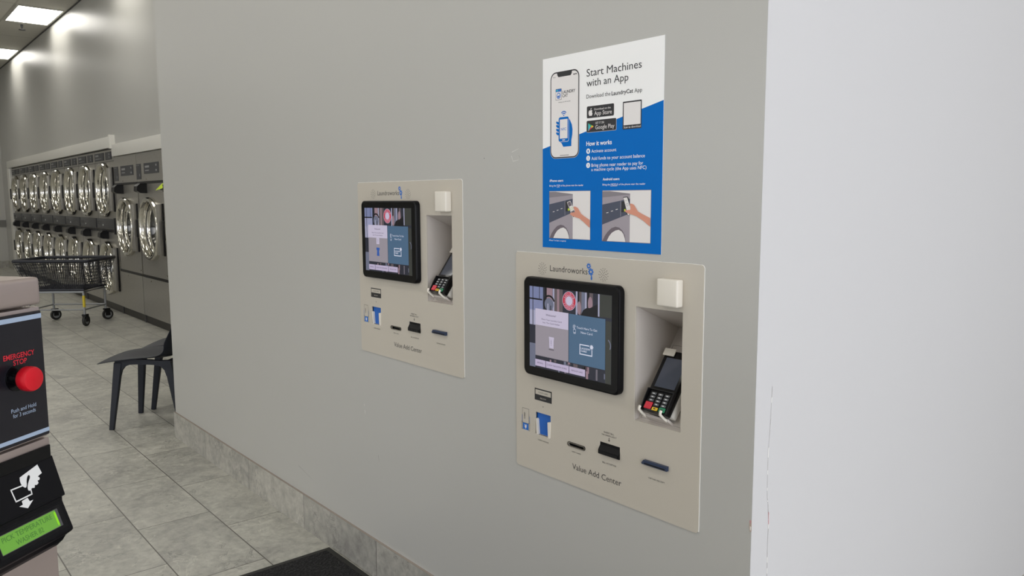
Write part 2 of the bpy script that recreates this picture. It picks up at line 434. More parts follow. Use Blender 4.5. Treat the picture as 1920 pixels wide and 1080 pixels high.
mb.add([(WX0, 2.2, 0), (WX1 - 0.02, 2.2, 0), (WX1 - 0.02, 2.2, H), (WX0, 2.2, H)], [[0, 1, 2, 3]], 'wall')
mb.add([(WX0, 0, H), (WX1, 0, H), (WX1 - 0.02, 2.2, H), (WX0, 2.2, H)], [[0, 1, 2, 3]], 'wall')
wall_front = struct('wall_front', mb)
mb = MB(); mb.box(WX1 - 0.012, WX1, 0.0005, YF, 0, H, 'wall_light'); wall_side = struct('wall_right', mb)
mb = MB(); mb.box(XL, -10.449, YB, YB + 0.12, 2.035, H, 'wall'); mb.box(-10.449, WX0 - 0.001, YB, YB + 0.12, 1.925, H, 'wall'); mb.box(XL, -18.10, YB, YB + 0.12, 0, 2.035, 'wall'); mb.box(-7.59, WX0 - 0.001, YB, YB + 0.12, 0, 1.925, 'wall')
struct('wall_back', mb)
mb = MB(); mb.box(XL - 0.12, XL, YN, YB + 0.12, 0, H, 'wall'); struct('wall_left', mb)
mb = MB(); mb.box(XL, -9.5, YN - 0.12, YN, 0, H, 'wall'); mb.box(1.0, XR, YN - 0.12, YN, 0, H, 'wall')
mb.box(-9.5, 1.0, YN - 0.12, YN, 0, 0.55, 'wall'); mb.box(-9.5, 1.0, YN - 0.12, YN, 3.05, H, 'wall'); struct('wall_near', mb)
mb = MB(); mb.box(XR, XR + 0.12, YN, YF, 0, 0.15, 'wall'); mb.box(XR, XR + 0.12, YN, YF, 3.35, H, 'wall')
mb.box(XR, XR + 0.12, YN, -4.6, 0.15, 3.35, 'wall'); mb.box(XR, XR + 0.12, 2.2, YF, 0.15, 3.35, 'wall'); struct('wall_storefront', mb)
mb = MB(); mb.box(WX1, XR, YF, YF + 0.12, 0, H, 'wall_light'); struct('wall_end', mb)
mb = MB()
for y in (-4.55, -2.3, -0.05, 2.15): mb.box(XR + 0.02, XR + 0.08, y - 0.03, y + 0.03, 0.15, 3.35, 'dark_grey')
struct('window_1', mb)
mb = MB()
for x in (-9.45, -6.9, -4.3, -1.7, 0.95): mb.box(x - 0.03, x + 0.03, YN - 0.08, YN - 0.02, 0.55, 3.05, 'dark_grey')
struct('window_2', mb)
# stone skirting under the kiosk wall, a sealant line on its top
mb = MB(); mb.box(WX0 - 0.009, WX1 + 0.009, -0.009, 0.0, 0, 0.150, 'base'); mb.box(WX0 - 0.009, WX0, 0, 1.1, 0, 0.150, 'base')
mb.box(WX0 - 0.009, WX1 + 0.009, -0.009, 0.0, 0.150, 0.1515, 'brown_caulk'); struct('baseboard_front', mb)
mb = MB(); mb.box(XL, XL + 0.012, YN, YB, 0, 0.15, 'base'); mb.box(XL + 0.012, -18.36, YB - 0.012, YB, 0, 0.15, 'base'); struct('baseboard_left', mb)
mb = MB(); mb.box(XL, XL + 0.02, YN, YB, 0.86, 1.0, 'panel_grey'); struct('trim_1', mb)          # chair rail band on the far wall
mb = MB(); mb.box(XL, WX0 - 0.001, YB - 0.010, YB, H - 0.014, H, 'dark_grey'); struct('trim_2', mb)   # dark angle where wall meets ceiling
mb = MB(); mb.box(-18.36, -18.10, YB - 0.05, YB + 0.02, 0, 2.034, 'white_trim', 0.004); mb.box(-18.36, -10.43, YB - 0.05, YB + 0.02, 2.035, 2.17, 'white_trim', 0.004)
struct('trim_3', mb)
mb = MB(); mb.box(-10.43, -7.5, YB - 0.04, YB + 0.02, 1.925, 2.07, 'white_trim', 0.004); mb.box(-10.45, -10.40, YB - 0.065, YB + 0.02, 2.02, 2.185, 'white_trim', 0.003)
struct('trim_4', mb)

# damaged paint on the corner and the wall (children of their walls)
mb = MB()
pts = [(0.062, 1.0), (0.060, 0.93), (0.055, 0.856), (0.0555, 0.80), (0.056, 0.76), (0.061, 0.742), (0.063, 0.718), (0.066, 0.699), (0.064, 0.66), (0.066, 0.584), (0.066, 0.50)]
for (y0, z0), (y1, z1) in zip(pts, pts[1:]):
    n_ = 6
    for k in range(n_):
        a, b = k / n_, (k + 1) / n_
        ya, yb, za, zb = y0 + (y1 - y0) * a, y0 + (y1 - y0) * b, z0 + (z1 - z0) * a, z0 + (z1 - z0) * b
        wq = random.choice([0.0002, 0.0003, 0.0004, 0.0010])
        mt = 'line_dark' if wq < 0.0005 else 'caulk'
        X = WX1 + 0.0004
        mb.add([(X, ya - wq, za), (X, ya + wq, za), (X, yb + wq, zb), (X, yb - wq, zb)], [[0, 1, 2, 3]], mt)
mb.add([(WX1 + 0.0005, 0.0635, 0.724), (WX1 + 0.0005, 0.0665, 0.722), (WX1 + 0.0005, 0.0670, 0.697), (WX1 + 0.0005, 0.0645, 0.695)], [[0, 1, 2, 3]], 'crack_pink')
mb.add([(WX1 + 0.0006, 0.065, 0.722), (WX1 + 0.0006, 0.0660, 0.715), (WX1 + 0.0006, 0.0655, 0.700)], [[0, 1, 2]], 'caulk')
mb.build('paint_crack', parent=wall_side)
mb = MB()
mb.add([(-0.8745, -0.0006, 0.722), (-0.8695, -0.0006, 0.7235), (-0.8690, -0.0006, 0.700), (-0.8725, -0.0006, 0.696), (-0.8750, -0.0006, 0.706)], [[0, 1, 2, 3, 4]], 'tan')
mb.add([(-0.8742, -0.0009, 0.7215), (-0.8708, -0.0009, 0.7225), (-0.8712, -0.0009, 0.715), (-0.8735, -0.0009, 0.7165)], [[0, 1, 2, 3]], 'crack_pink')
mb.add([(-0.8730, -0.0009, 0.710), (-0.8700, -0.0009, 0.708), (-0.8705, -0.0009, 0.700), (-0.8728, -0.0009, 0.702)], [[0, 1, 2, 3]], 'caulk')
mb.build('corner_chip', parent=wall_front)
mb = MB()
def streak(p0, p1, wq, mt):
    p0, p1 = Vector((p0[0], -0.0003, p0[1])), Vector((p1[0], -0.0003, p1[1])); d = (p1 - p0).normalized(); s_ = Vector((-d.z, 0, d.x)) * wq
    mb.add([p0 - s_, p1 - s_ * 0.4, p1 + s_ * 0.4, p0 + s_], [[0, 1, 2, 3]], mt)
streak((-2.483, 0.649), (-2.481, 0.641), 0.0012, 'caulk'); streak((-2.480, 0.626), (-2.477, 0.612), 0.0012, 'caulk')
mb.add([(-1.762 + 0.0016 * cos(k), -0.0003, 1.51 + 0.0016 * sin(k)) for k in (0, 1, 2, 3, 4, 5)], [[0, 1, 2, 3, 4, 5]], 'dark_grey')
streak((-3.062, 0.262), (-2.935, 0.236), 0.0006, 'line_dark'); streak((-2.392, 0.478), (-2.386, 0.452), 0.0007, 'line_dark')
streak((-1.640, 1.522), (-1.612, 1.530), 0.0005, 'caulk'); streak((-1.642, 1.512), (-1.636, 1.497), 0.0006, 'caulk'); streak((-1.636, 1.497), (-1.612, 1.500), 0.0005, 'caulk')
streak((-1.612, 1.512), (-1.605, 1.503), 0.0005, 'line_dark')
mb.build('scuff_mark', parent=wall_front)

# ------------------------------------------------------------------ ceiling lights (2 x 4 ft, lengthwise along x)
proto_l = None
cells = []
for k in range(-2, 5):
    for j in range(0, 4):
        cx, cy = -13.02 + 3.66 * k, 0.835 - 2.44 * j
        if WX0 - 0.9 < cx and cy > 0: continue
        if XL + 0.7 < cx < XR - 0.6 and cy > YN + 0.4: cells.append((cx, cy))
cells += [(0.4, 3.0), (2.4, 3.0)]
seen = {(-13.02, 0.835): 'lit ceiling panel nearest the viewer, above the far stacked machines', (-16.68, 0.835): 'lit ceiling panel farther back, cut by the left edge'}
for cx, cy in cells:
    if proto_l is None:
        r = empty('ceiling_light', (0, 0, 0)); proto_l = r
        m1 = MB()
        for a in ((-0.575, 0.575, -0.280, -0.262), (-0.575, 0.575, 0.262, 0.280), (-0.575, -0.557, -0.262, 0.262), (0.557, 0.575, -0.262, 0.262)): m1.box(*a, -0.012, 0.0, 'light_frame')
        m1.build('frame', parent=r)
        m1 = MB(); m1.box(-0.557, 0.557, -0.262, 0.262, -0.008, -0.001, 'panel'); m1.build('diffuser', parent=r)
    else: r = copy_tree(proto_l)
    r.location = (cx, cy, H - 0.0005)
    key = (round(cx, 2), round(cy, 3))
    lab = seen.get(key)
    if lab: tag(r, lab, 'ceiling light', 'ceiling light panels')
    else: tag(r, 'recessed ceiling light panel outside the frame of the photo', 'ceiling light', 'ceiling light panels')
r = empty('fire_sprinkler', (-13.75, 0.80, H), label='small fire sprinkler hanging from ceiling between the two lit panels', cat='sprinkler')
m1 = MB(); m1.lathe([(0.0, -0.012), (0.045, -0.010), (0.05, 0.0)], 'light_frame', Matrix.Identity(4), 20); m1.build('escutcheon', parent=r)
m1 = MB(); m1.tube([(0, 0, -0.01), (0, 0, -0.05)], 0.016, 'dark_grey'); m1.lathe([(0, -0.088), (0.045, -0.090), (0.045, -0.084), (0, -0.082)], 'dark_grey', Matrix.Identity(4), 16)
m1.tube([(-0.018, 0, -0.05), (-0.022, 0, -0.085)], 0.005, 'dark_grey'); m1.tube([(0.018, 0, -0.05), (0.022, 0, -0.085)], 0.005, 'dark_grey'); m1.build('sprinkler_head', parent=r)

# ------------------------------------------------------------------ laundry machines
Ty = Matrix.Rotation(radians(90), 4, 'X')     # local +Z -> world -Y (out of the machine front)
def machine_front(mb, x0, x1, z0, z1, hx, hz, hr, mat):
    V, F = curve_fill([[(x0, z0), (x1, z0), (x1, z1), (x0, z1)], circ(hx, hz, hr, 40)])
    mb.add([(q.x, 0, q.y) for q in V], F, mat)
def door(parent, cx, cz, R):
    T = Matrix.Translation((cx, 0, cz)) @ Ty
    d = MB(); d.lathe([(R, -0.002), (R, 0.045), (R - 0.010, 0.060), (R - 0.028, 0.062), (R - 0.038, 0.058), (R - 0.050, 0.046), (R - 0.058, 0.030), (R - 0.062, 0.012), (R - 0.064, -0.005)], 'chrome', T, 56); d.lathe([(R - 0.070, -0.010), (R - 0.083, -0.018), (R - 0.090, -0.030), (R - 0.093, -0.045)], 'chrome', T, 56)
    o = d.build('door_ring', parent=parent)
    g = MB(); g.lathe([(R - 0.063, -0.003), (R - 0.072, -0.010)], 'rubber', T, 48); g.lathe([(R - 0.092, -0.043), (R - 0.10, -0.048)], 'rubber', T, 48)
    g.lathe([(R - 0.10, -0.048), (R - 0.13, -0.060), (R - 0.20, -0.075), (0.001, -0.080)], 'drum_glass', T, 48); g.build('door_glass', parent=o)
    hnd = MB(); hnd.box(cx + R - 0.05, cx + R + 0.055, -0.052, 0.0, cz - R * 0.78, cz + R * 0.78, 'steel', 0.006)
    hnd.box(cx + R + 0.055, cx + R + 0.075, -0.016, 0.0, cz - R * 0.80, cz + R * 0.80, 'black', 0.003); hnd.build('hinge_plate', parent=o)
    hh = MB(); hh.box(cx - R - 0.035, cx - R + 0.02, -0.075, 0.0, cz - 0.10, cz + 0.10, 'black', 0.010); hh.build('door_handle', parent=o)
    return o
def reader(parent, cx, cz, lime=False):
    d = MB(); T = Matrix.Translation((cx, 0, cz)) @ Matrix(((0, 0, 1, 0), (-1, 0, 0, 0), (0, 1, 0, 0), (0, 0, 0, 1)))
    prof = [(0, -0.055), (0.070, -0.052), (0.105, -0.030), (0.100, 0.020), (0.070, 0.050), (0.0, 0.055)]
    d.prism(prof, -0.065, 0.065, 'black', T); o = d.build('card_reader', parent=parent, fixn=True)
    s_ = MB(); s_.box(cx - 0.068, cx - 0.060, -0.06, 0.0, cz - 0.03, cz + 0.05, 'chrome_soft', 0.002); s_.build('bracket', parent=o)
    if lime:
        q = MB(); q.add([(cx + 0.02, -0.108, cz - 0.015), (cx - 0.065, -0.150, cz - 0.035), (cx - 0.02, -0.100, cz + 0.03), (cx + 0.05, -0.075, cz + 0.055)], [[0, 1, 2, 3]], 'lime')
        q.build('lime_tag', parent=o)
def lab(parent, x0, x1, z0, z1, lines, name='label_plate'):
    d = MB(); d.box(x0, x1, -0.008, 0.0, z0, z1, 'label_dark')
    for lx, lz, lw, lh in lines: d.box(x0 + lx, x0 + lx + lw, -0.0088, -0.008, z0 + lz, z0 + lz + lh, 'label_text')
    d.build(name, parent=parent)
PW = 0.95
def stack_machine():
    r = empty('stacked_dryer', (0, 0, 0))
    c = MB(); G = 0.004
    # cabinet shell: two fronts with round openings, sides, top
    machine_front(c, G, PW - G, 1.20, 2.03, PW / 2, 1.53, 0.315, 'steel'); machine_front(c, G, PW - G, 0.09, 0.90, PW / 2, 0.54, 0.315, 'steel')
    c.box(G, PW - G, 0.0, 0.03, 0.90, 1.20, 'steel'); c.box(G, G + 0.01, 0.0, 0.8, 0.0, 2.03, 'dark_grey'); c.box(PW - G - 0.01, PW - G, 0.0, 0.8, 0.0, 2.03, 'dark_grey')
    c.box(G, PW - G, 0.0, 0.8, 2.02, 2.03, 'dark_grey'); c.box(G, PW - G, 0.20, 0.8, 0.10, 2.0, 'void')
    c.build('cabinet', parent=r)
    k = MB(); k.box(G, PW - G, 0.01, 0.05, 0.0, 0.09, 'kick'); k.build('kick_plate', parent=r)
    sm = MB(); sm.box(G, PW - G, -0.006, 0.0, 1.875, 1.880, 'dark_grey'); sm.box(0.0, G, -0.002, 0.02, 0.09, 2.03, 'chrome_soft'); sm.build('seam_strip', parent=r)
    lab(r, 0.02, 0.47, 1.90, 1.995, [(0.05, 0.055, 0.16, 0.022), (0.05, 0.022, 0.22, 0.008), (0.30, 0.022, 0.05, 0.008)])
    lab(r, 0.57, 0.84, 1.90, 1.995, [(0.17, 0.055, 0.03, 0.02), (0.17, 0.02, 0.03, 0.02)])
    door(r, PW / 2, 1.53, 0.34); door(r, PW / 2, 0.54, 0.34)
    b = MB(); b.box(0.03, PW - 0.03, -0.030, 0.0, 1.04, 1.165, 'ctrl_dark', 0.004); b.box(0.35, 0.37, -0.036, -0.03, 1.075, 1.095, 'white_ink'); b.box(0.08, 0.25, -0.031, -0.03, 1.09, 1.13, 'dark_grey')
    b.box(G, PW - G, -0.02, 0.0, 1.00, 1.03, 'black'); b.build('control_band', parent=r)
    reader(r, 0.42, 0.965)
    return r
def tall_machine():
    r = empty('tall_dryer', (0, 0, 0)); G = 0.004
    c = MB(); machine_front(c, G, PW - G, 0.56, 1.58, PW / 2, 1.085, 0.320, 'steel')
    c.box(G, PW - G, -0.004, 0.03, 1.605, 1.92, 'steel'); c.box(G, PW - G, 0.0, 0.8, 1.91, 1.92, 'dark_grey'); c.box(G, G + 0.01, 0.0, 0.8, 0, 1.92, 'dark_grey')
    c.box(PW - G - 0.01, PW - G, 0.0, 0.8, 0, 1.92, 'dark_grey'); c.box(G, PW - G, 0.20, 0.8, 0.1, 1.9, 'void'); c.build('cabinet', parent=r)
    p = MB(); p.box(G + 0.003, PW - G - 0.003, -0.006, 0.02, 0.09, 0.53, 'steel'); p.build('lower_panel', parent=r)
    q = MB(); q.box(G, PW - G, 0.0, 0.02, 0.53, 0.56, 'black'); q.box(G, PW - G, -0.012, 0.03, 1.58, 1.605, 'black'); q.box(0.0, G, -0.003, 0.02, 0.09, 1.92, 'chrome_soft'); q.build('seam_strip', parent=r)
    k = MB(); k.box(G, PW - G, 0.01, 0.05, 0.0, 0.09, 'kick'); k.build('kick_plate', parent=r)
    lab(r, 0.29, 0.82, 1.685, 1.80, [(0.05, 0.065, 0.15, 0.022), (0.05, 0.03, 0.14, 0.010), (0.43, 0.075, 0.04, 0.02), (0.43, 0.02, 0.04, 0.02)])
    lab(r, 0.0, 0.17, 1.63, 1.80, [(0.02, 0.15, 0.03, 0.008), (0.08, 0.15, 0.03, 0.008), (0.12, 0.03, 0.015, 0.03)], 'vent_plate')
    for x, z in ((0.37, 1.63), (0.35, 0.50), (0.03, 0.60), (0.92, 0.60)): s_ = MB(); s_.lathe([(0.009, 0.0), (0.009, 0.008), (0.0, 0.010)], 'chrome', Matrix.Translation((x, -0.005, z)) @ Ty, 10); s_.build('screw', parent=r)
    door(r, PW / 2, 1.085, 0.345)
    return r
MY = 1.141
sm0 = stack_machine()
ordw = ['first', 'second', 'third', 'fourth', 'fifth', 'sixth', 'seventh']
for i in range(8):
    o = sm0 if i == 0 else copy_tree(sm0)
    o.location = (-10.45 - PW * (i + 1), MY, 0)
    if i == 0: l_ = 'stainless stacked machine with two round doors, beside the tall single-door machines'
    elif i == 7: l_ = 'farthest stainless stacked machine, beside the white trim post at left'
    else: l_ = 'stainless stacked machine, %s one to the left of the column beside the tall machines' % ordw[i - 1]
    tag(o, l_, 'dryer', 'stacked stainless machines along the back wall')
tm0 = tall_machine()
tl = ['tall stainless single-door machine next to the stacked machines', 'tall stainless machine with lime tag, partly behind the grey wall', 'tall stainless machine almost hidden behind the grey kiosk wall']
for i in range(3):
    o = tm0 if i == 0 else copy_tree(tm0)
    o.location = (-10.45 + PW * i, MY, 0)
    tag(o, tl[i], 'dryer', 'tall stainless machines along the back wall')
for i, o in enumerate([x for x in COL.objects if x.name.startswith('tall_dryer')]):
    reader(o, 0.28, 1.53, lime=(i == 2))

# ------------------------------------------------------------------ laundry cart
def cart():
    ang = atan2(0.785, 0.62)
    r = empty('laundry_cart', (-10.04, 0.468, 0), ang, 'grey framed laundry cart with black wire basket in front of the dryers', 'laundry cart')
    # local x = long side; corner heights
    bt = [(-0.30, -0.245), (0.30, -0.245), (0.30, 0.245), (-0.30, 0.245)]; tp = [(-0.41, -0.32), (0.41, -0.32), (0.41, 0.32), (-0.41, 0.32)]
    zb, zt = 0.415, 0.735
    b = MB()
    def ring_at(f): return [Vector((bt[k][0] + (tp[k][0] - bt[k][0]) * f, bt[k][1] + (tp[k][1] - bt[k][1]) * f, zb + (zt - zb) * f)) for k in range(4)]
    for j in range(0, 10):
        q = ring_at(j / 9.0)
        for k in range(4): b.tube([q[k], q[(k + 1) % 4]], 0.0028, 'cart_black', 4, caps=False)
    q0, q1 = ring_at(0), ring_at(1)
    for k in range(4):
        n_ = 30 if k % 2 == 0 else 22
        for i in range(n_ + 1):
            a = q0[k].lerp(q0[(k + 1) % 4], i / n_); c = q1[k].lerp(q1[(k + 1) % 4], i / n_)
            b.tube([a, c], 0.0028, 'cart_black', 4, caps=False)
    for i in range(1, 28):
        b.tube([q0[0].lerp(q0[1], i / 28), q0[3].lerp(q0[2], i / 28)], 0.0028, 'cart_black', 4, caps=False)
    for i in range(1, 10):
        b.tube([q0[0].lerp(q0[3], i / 10), q0[1].lerp(q0[2], i / 10)], 0.0028, 'cart_black', 4, caps=False)
    b.build('wire_basket', parent=r)
    m_ = MB(); P = []
    for (cx, cy), a0 in zip([(tp[2][0] - .04, tp[2][1] - .04), (tp[3][0] + .04, tp[3][1] - .04), (tp[0][0] + .04, tp[0][1] + .04), (tp[1][0] - .04, tp[1][1] + .04)], (0, 90, 180, 270)):
        for k in range(5): P.append((cx + 0.04 * cos(radians(a0 + 22.5 * k)), cy + 0.04 * sin(radians(a0 + 22.5 * k)), zt))
    m_.tube(P, 0.019, 'cart_black', 10, closed=True); m_.build('bumper_rim', parent=r)
    m_ = MB()
    for s_ in (0.0,): m_.tube([Vector((x, y, zb - 0.005)) for x, y in [(-.31, -.255), (.31, -.255), (.31, .255), (-.31, .255)]], 0.012, 'cart_black', 8, closed=True)
    m_.build('basket_base_rail', parent=r)
    f = MB(); lg = [(-0.30, -0.245), (0.30, -0.245), (0.30, 0.245), (-0.30, 0.245)]
    f.tube([Vector((x, y, 0.385)) for x, y in lg], 0.012, 'cart_grey', 8, closed=True)
    for k in range(4): f.tube([(lg[k][0], lg[k][1], 0.185), (lg[(k + 1) % 4][0], lg[(k + 1) % 4][1], 0.185)], 0.009, 'cart_grey', 8)
    f.build('frame', parent=r)
    for k, (x, y) in enumerate(lg):
        g = MB(); g.tube([(x * 0.93, y * 0.93, 0.39), (x, y, 0.37), (x, y, 0.12)], 0.0125, 'cart_grey', 10); g.build('leg', parent=r)
        if k == 0: leg_y = (x, y)
        c = MB(); T = Matrix.Translation((x, y, 0)) @ Matrix.Rotation([-0.6, -0.05, -0.7, -0.6][k], 4, 'Z')
        c.box(-0.022, -0.016, -0.012, 0.040, 0.05, 0.125, 'black', T=T); c.box(0.016, 0.022, -0.012, 0.040, 0.05, 0.125, 'black', T=T); c.box(-0.022, 0.022, -0.025, 0.040, 0.115, 0.135, 'black', T=T)
        cs = c.build('caster', parent=r)
        wv = MB(); TW = T @ Matrix.Translation((0, 0.018, 0.062)) @ Matrix.Rotation(radians(90), 4, 'Y')
        wv.lathe([(0.040, -0.013), (0.058, -0.014), (0.062, -0.008), (0.062, 0.008), (0.058, 0.014), (0.040, 0.013)], 'rubber', TW, 24)
        wv.lathe([(0.0, -0.011), (0.041, -0.012)], 'cart_grey', TW, 24); wv.lathe([(0.041, 0.012), (0.0, 0.011)], 'cart_grey', TW, 24); wv.build('wheel', parent=cs)
    t = MB(); t.tube([(0.30, -0.245, 0.345), (0.30, -0.245, 0.215)], 0.0145, 'yellow_tape', 10); t.build('yellow_tape', parent=r)
cart()

# ------------------------------------------------------------------ chairs
def make_chair():
    r = empty('shell_chair', (0, 0, 0))
    # shell: local x side, y backwards, z up
    prof = [(-0.245, 0.428), (-0.20, 0.441), (-0.12, 0.446), (-0.03, 0.440), (0.06, 0.430), (0.13, 0.430), (0.185, 0.452), (0.222, 0.505), (0.245, 0.58), (0.262, 0.66), (0.278, 0.74), (0.292, 0.80), (0.298, 0.825)]
    hw = [0.205, 0.215, 0.215, 0.208, 0.200, 0.200, 0.205, 0.212, 0.212, 0.205, 0.190, 0.165, 0.130]
    rise = [-0.022, -0.018, -0.010, 0.006, 0.020, 0.035, 0.050, 0.030, 0.0, 0, 0, 0, 0]      # sideways curl of the seat edge
    fwd = [0.030, 0.012, 0, 0, 0, 0.0, -0.035, -0.075, -0.070, -0.05, -0.035, -0.02, -0.01]  # wings of the back come forward
    nx = 12; V = []; F = []
    for i, (y, z) in enumerate(prof):
        for k in range(nx + 1):
            t = -1 + 2 * k / nx; e = abs(t) ** 2.4
            V.append((t * hw[i], y + fwd[i] * e * (1 if i > 1 else -1) * (1.0), z + rise[i] * e))
    for i in range(len(prof) - 1):
        for k in range(nx):
            a = i * (nx + 1) + k; F.append([a, a + 1, a + nx + 2, a + nx + 1])
    s = MB(); s.add(V, F, 'chair', True); o = s.build('seat_shell', parent=r)
    for k, v in (('s', 'SOLIDIFY'), ('b', 'SUBSURF')):
        md = o.modifiers.new(k, v)
        if v == 'SOLIDIFY': md.thickness = 0.007; md.offset = 0
        else: md.levels = 2; md.render_levels = 2
    f = MB()
    yF, yR = -0.155, 0.165
    for sx in (-1, 1):
        # side rail arched between the legs
        up = [(-0.17, 0.436), (-0.10, 0.436), (0.0, 0.432), (0.10, 0.424), (0.17, 0.424)]; lo = [(0.17, 0.33), (0.140, 0.33), (0.130, 0.365), (0.108, 0.388), (0.07, 0.398), (-0.03, 0.402), (-0.08, 0.400), (-0.112, 0.388), (-0.134, 0.362), (-0.143, 0.33), (-0.17, 0.33)]
        T = Matrix(((0, 0, 1, sx * 0.155), (1, 0, 0, 0), (0, 1, 0, 0), (0, 0, 0, 1)))
        f.prism(up + lo, -0.013, 0.013, 'chair', T)
    f.box(-0.155, 0.155, -0.15, -0.12, 0.395, 0.425, 'chair', 0.005); f.box(-0.155, 0.155, 0.12, 0.15, 0.385, 0.415, 'chair', 0.005)
    f.build('seat_frame', parent=r, fixn=True)
    for sx in (-1, 1):
        for top, foot, tw, bw in (((sx * 0.155, -0.152, 0.415), (sx * 0.19, -0.20, 0.0), 0.024, 0.014), ((sx * 0.150, 0.150, 0.405), (sx * 0.18, 0.225, 0.0), 0.024, 0.014)):
            g = MB(); a = Vector(top); b_ = Vector(foot); V = []
            for p, w_, q in ((a, tw, 0.016), (a.lerp(b_, 0.35), tw * 0.85, 0.015), (b_, bw, 0.012)):
                for dx, dy in ((-q, -w_), (q, -w_), (q, w_), (-q, w_)): V.append((p.x + dx, p.y + dy, p.z))
            F = [[3, 2, 1, 0], [8, 9, 10, 11]]
            for i in range(2):
                for k in range(4): F.append([i * 4 + k, i * 4 + (k + 1) % 4, (i + 1) * 4 + (k + 1) % 4, (i + 1) * 4 + k])
            g.add(V, F, 'chair'); lo_ = g.build('leg', parent=r, fixn=True)
            bv = lo_.modifiers.new('b', 'BEVEL'); bv.width = 0.004; bv.segments = 2
    return r
ch = make_chair(); ch.location = (-5.143, 0.0186, 0); ch.rotation_euler[2] = radians(-40.1)
tag(ch, 'dark navy plastic shell chair in front, standing at the end of the kiosk wall', 'chair', 'dark shell chairs at the wall end')
ch2 = copy_tree(ch); ch2.location = (-5.143 - 0.330, 0.0186 + 0.335, 0)
tag(ch2, 'second dark navy shell chair, mostly hidden behind the front chair', 'chair', 'dark shell chairs at the wall end')

# ------------------------------------------------------------------ floor mat
r = empty('floor_mat', (-2.766, -0.014, 0), radians(0.0), 'black ribbed entrance mat with rubber border beside the stone baseboard', 'floor mat')
mm = principled('looped_black_mat_pile', rgb(30, 30, 32), 0.9); n, l, b = nt(mm)
v = obj_coord(n, l, (1, 1, 1)); vo = n.new('ShaderNodeTexVoronoi'); vo.inputs['Scale'].default_value = 120; l.new(v, vo.inputs['Vector'])
l.new(ramp(n, l, vo.outputs['Distance'], [(0.1, rgb(46, 45, 47)), (0.55, rgb(3, 3, 4))]), b.inputs['Base Color'])
inv = mth(n, l, 'SUBTRACT', 1.0, vo.outputs['Distance']); bump(n, l, b, inv, 1.0, 0.006)
m1 = MB(); MX, MYw = 1.80, 0.90
def border(b, x0, x1, y0, y1, t, h):
    o_ = [(x0, y0), (x1, y0), (x1, y1), (x0, y1)]; i_ = [(x0 + t, y0 + t), (x1 - t, y0 + t), (x1 - t, y1 - t), (x0 + t, y1 - t)]
    V = [(x, y, 0.001) for x, y in o_] + [(x + (0.006 if x == x0 else -0.006), y + (0.006 if y == y0 else -0.006), h) for x, y in o_] + [(x, y, h) for x, y in i_]
    F = []
    for k in range(4):
        j = (k + 1) % 4; F += [[k, j, 4 + j, 4 + k], [4 + k, 4 + j, 8 + j, 8 + k]]
    b.add(V, F, 'rubber')
border(m1, 0, MX, -MYw, 0, 0.028, 0.007); m1.build('rubber_border', parent=r)
m1 = MB(); m1.box(0.028, MX - 0.028, -MYw + 0.028, -0.028, 0.001, 0.0085, mm); m1.build('pile_surface', parent=r)

# ------------------------------------------------------------------ wall poster
PO = (-1.5150, -0.0012, 1.7510)
p = Board(PO); PWm, PHm = 394.5, 482.5
p.box(PO[0], PO[0] + PWm / 1000, -0.0012, -0.0003, PO[2] - PHm / 1000, PO[2], 'paper')
p.poly([(0, 227.2), (394.5, 139.8), (394.5, 482.5), (0, 482.5)], 'blue_ink', 1)
p.text('Start Machines', 157.2, 61.8, 173, 17.2, 'black_ink', 2); p.text('with an App', 157.3, 85.8, 133.5, 16.8, 'black_ink', 2)
p.text('Download the', 157.1, 114.0, 78.5, 9.2, 'black_ink', 2); p.text('LaundryCat', 239.3, 114.6, 66.5, 9.0, 'black_ink', 2, True); p.text('App', 309.5, 115.2, 22.5, 9.0, 'black_ink', 2)
# store badges
p.rect(158.8, 132.8, 248.2, 161.9, 'off_white', 2, 3.2); p.rect(159.2, 133.3, 247.5, 161.4, 'black_ink', 3, 3)
p.text('Download on the', 184.1, 144.0, 53.2, 4.6, 'off_white', 4); p.text('App Store', 184.2, 156.2, 56.6, 9.6, 'off_white', 4)
ap_ = [(171.5, 143.6), (173.2, 142.6), (175.4, 142.9), (177.6, 144.4), (176.6, 146.2), (176.4, 148.8), (178.4, 151.2), (177.0, 154.4), (175.4, 156.6), (173.4, 156.4), (171.6, 155.9), (169.8, 156.5), (167.8, 156.4), (165.8, 153.4), (164.9, 149.6), (165.4, 145.8), (167.2, 143.4), (169.4, 142.8)]
p.poly(ap_, 'off_white', 4); p.poly([(171.3, 141.8), (171.6, 140.0), (173.0, 138.4), (174.8, 137.8), (174.6, 139.8), (173.2, 141.4)], 'off_white', 4)
p.poly(circ(178.9, 147.6, 2.0, 14), 'black_ink', 5)
p.rect(158.2, 167.2, 255.6, 195.9, 'off_white', 2, 3.2); p.rect(158.6, 167.7, 255.0, 195.3, 'black_ink', 3, 3)
p.text('GET IT ON', 188.0, 177.2, 28.2, 5.0, 'off_white', 4); p.text('Google Play', 188.1, 189.6, 61.4, 9.6, 'off_white', 4)
p.poly([(164.2, 173.4), (173.2, 182.4), (164.2, 192.8)], 'print_cyan', 4); p.poly([(164.2, 173.4), (176.6, 179.2), (173.2, 182.4)], 'print_green', 4)
p.poly([(176.6, 179.2), (182.4, 182.2), (176.6, 185.6), (173.2, 182.4)], 'yellow_key', 4); p.poly([(164.2, 192.8), (173.2, 182.4), (176.6, 185.6)], 'red_key', 4)
# frame of the code panel (the code itself is left out)
p.rect(275.0, 132.8, 331.8, 196.4, 'black_ink', 2, 2.0); p.rect(278.0, 136.0, 329.0, 186.8, 'off_white', 3); p.text('Scan to download', 278.6, 193.8, 51.0, 4.8, 'off_white', 3)
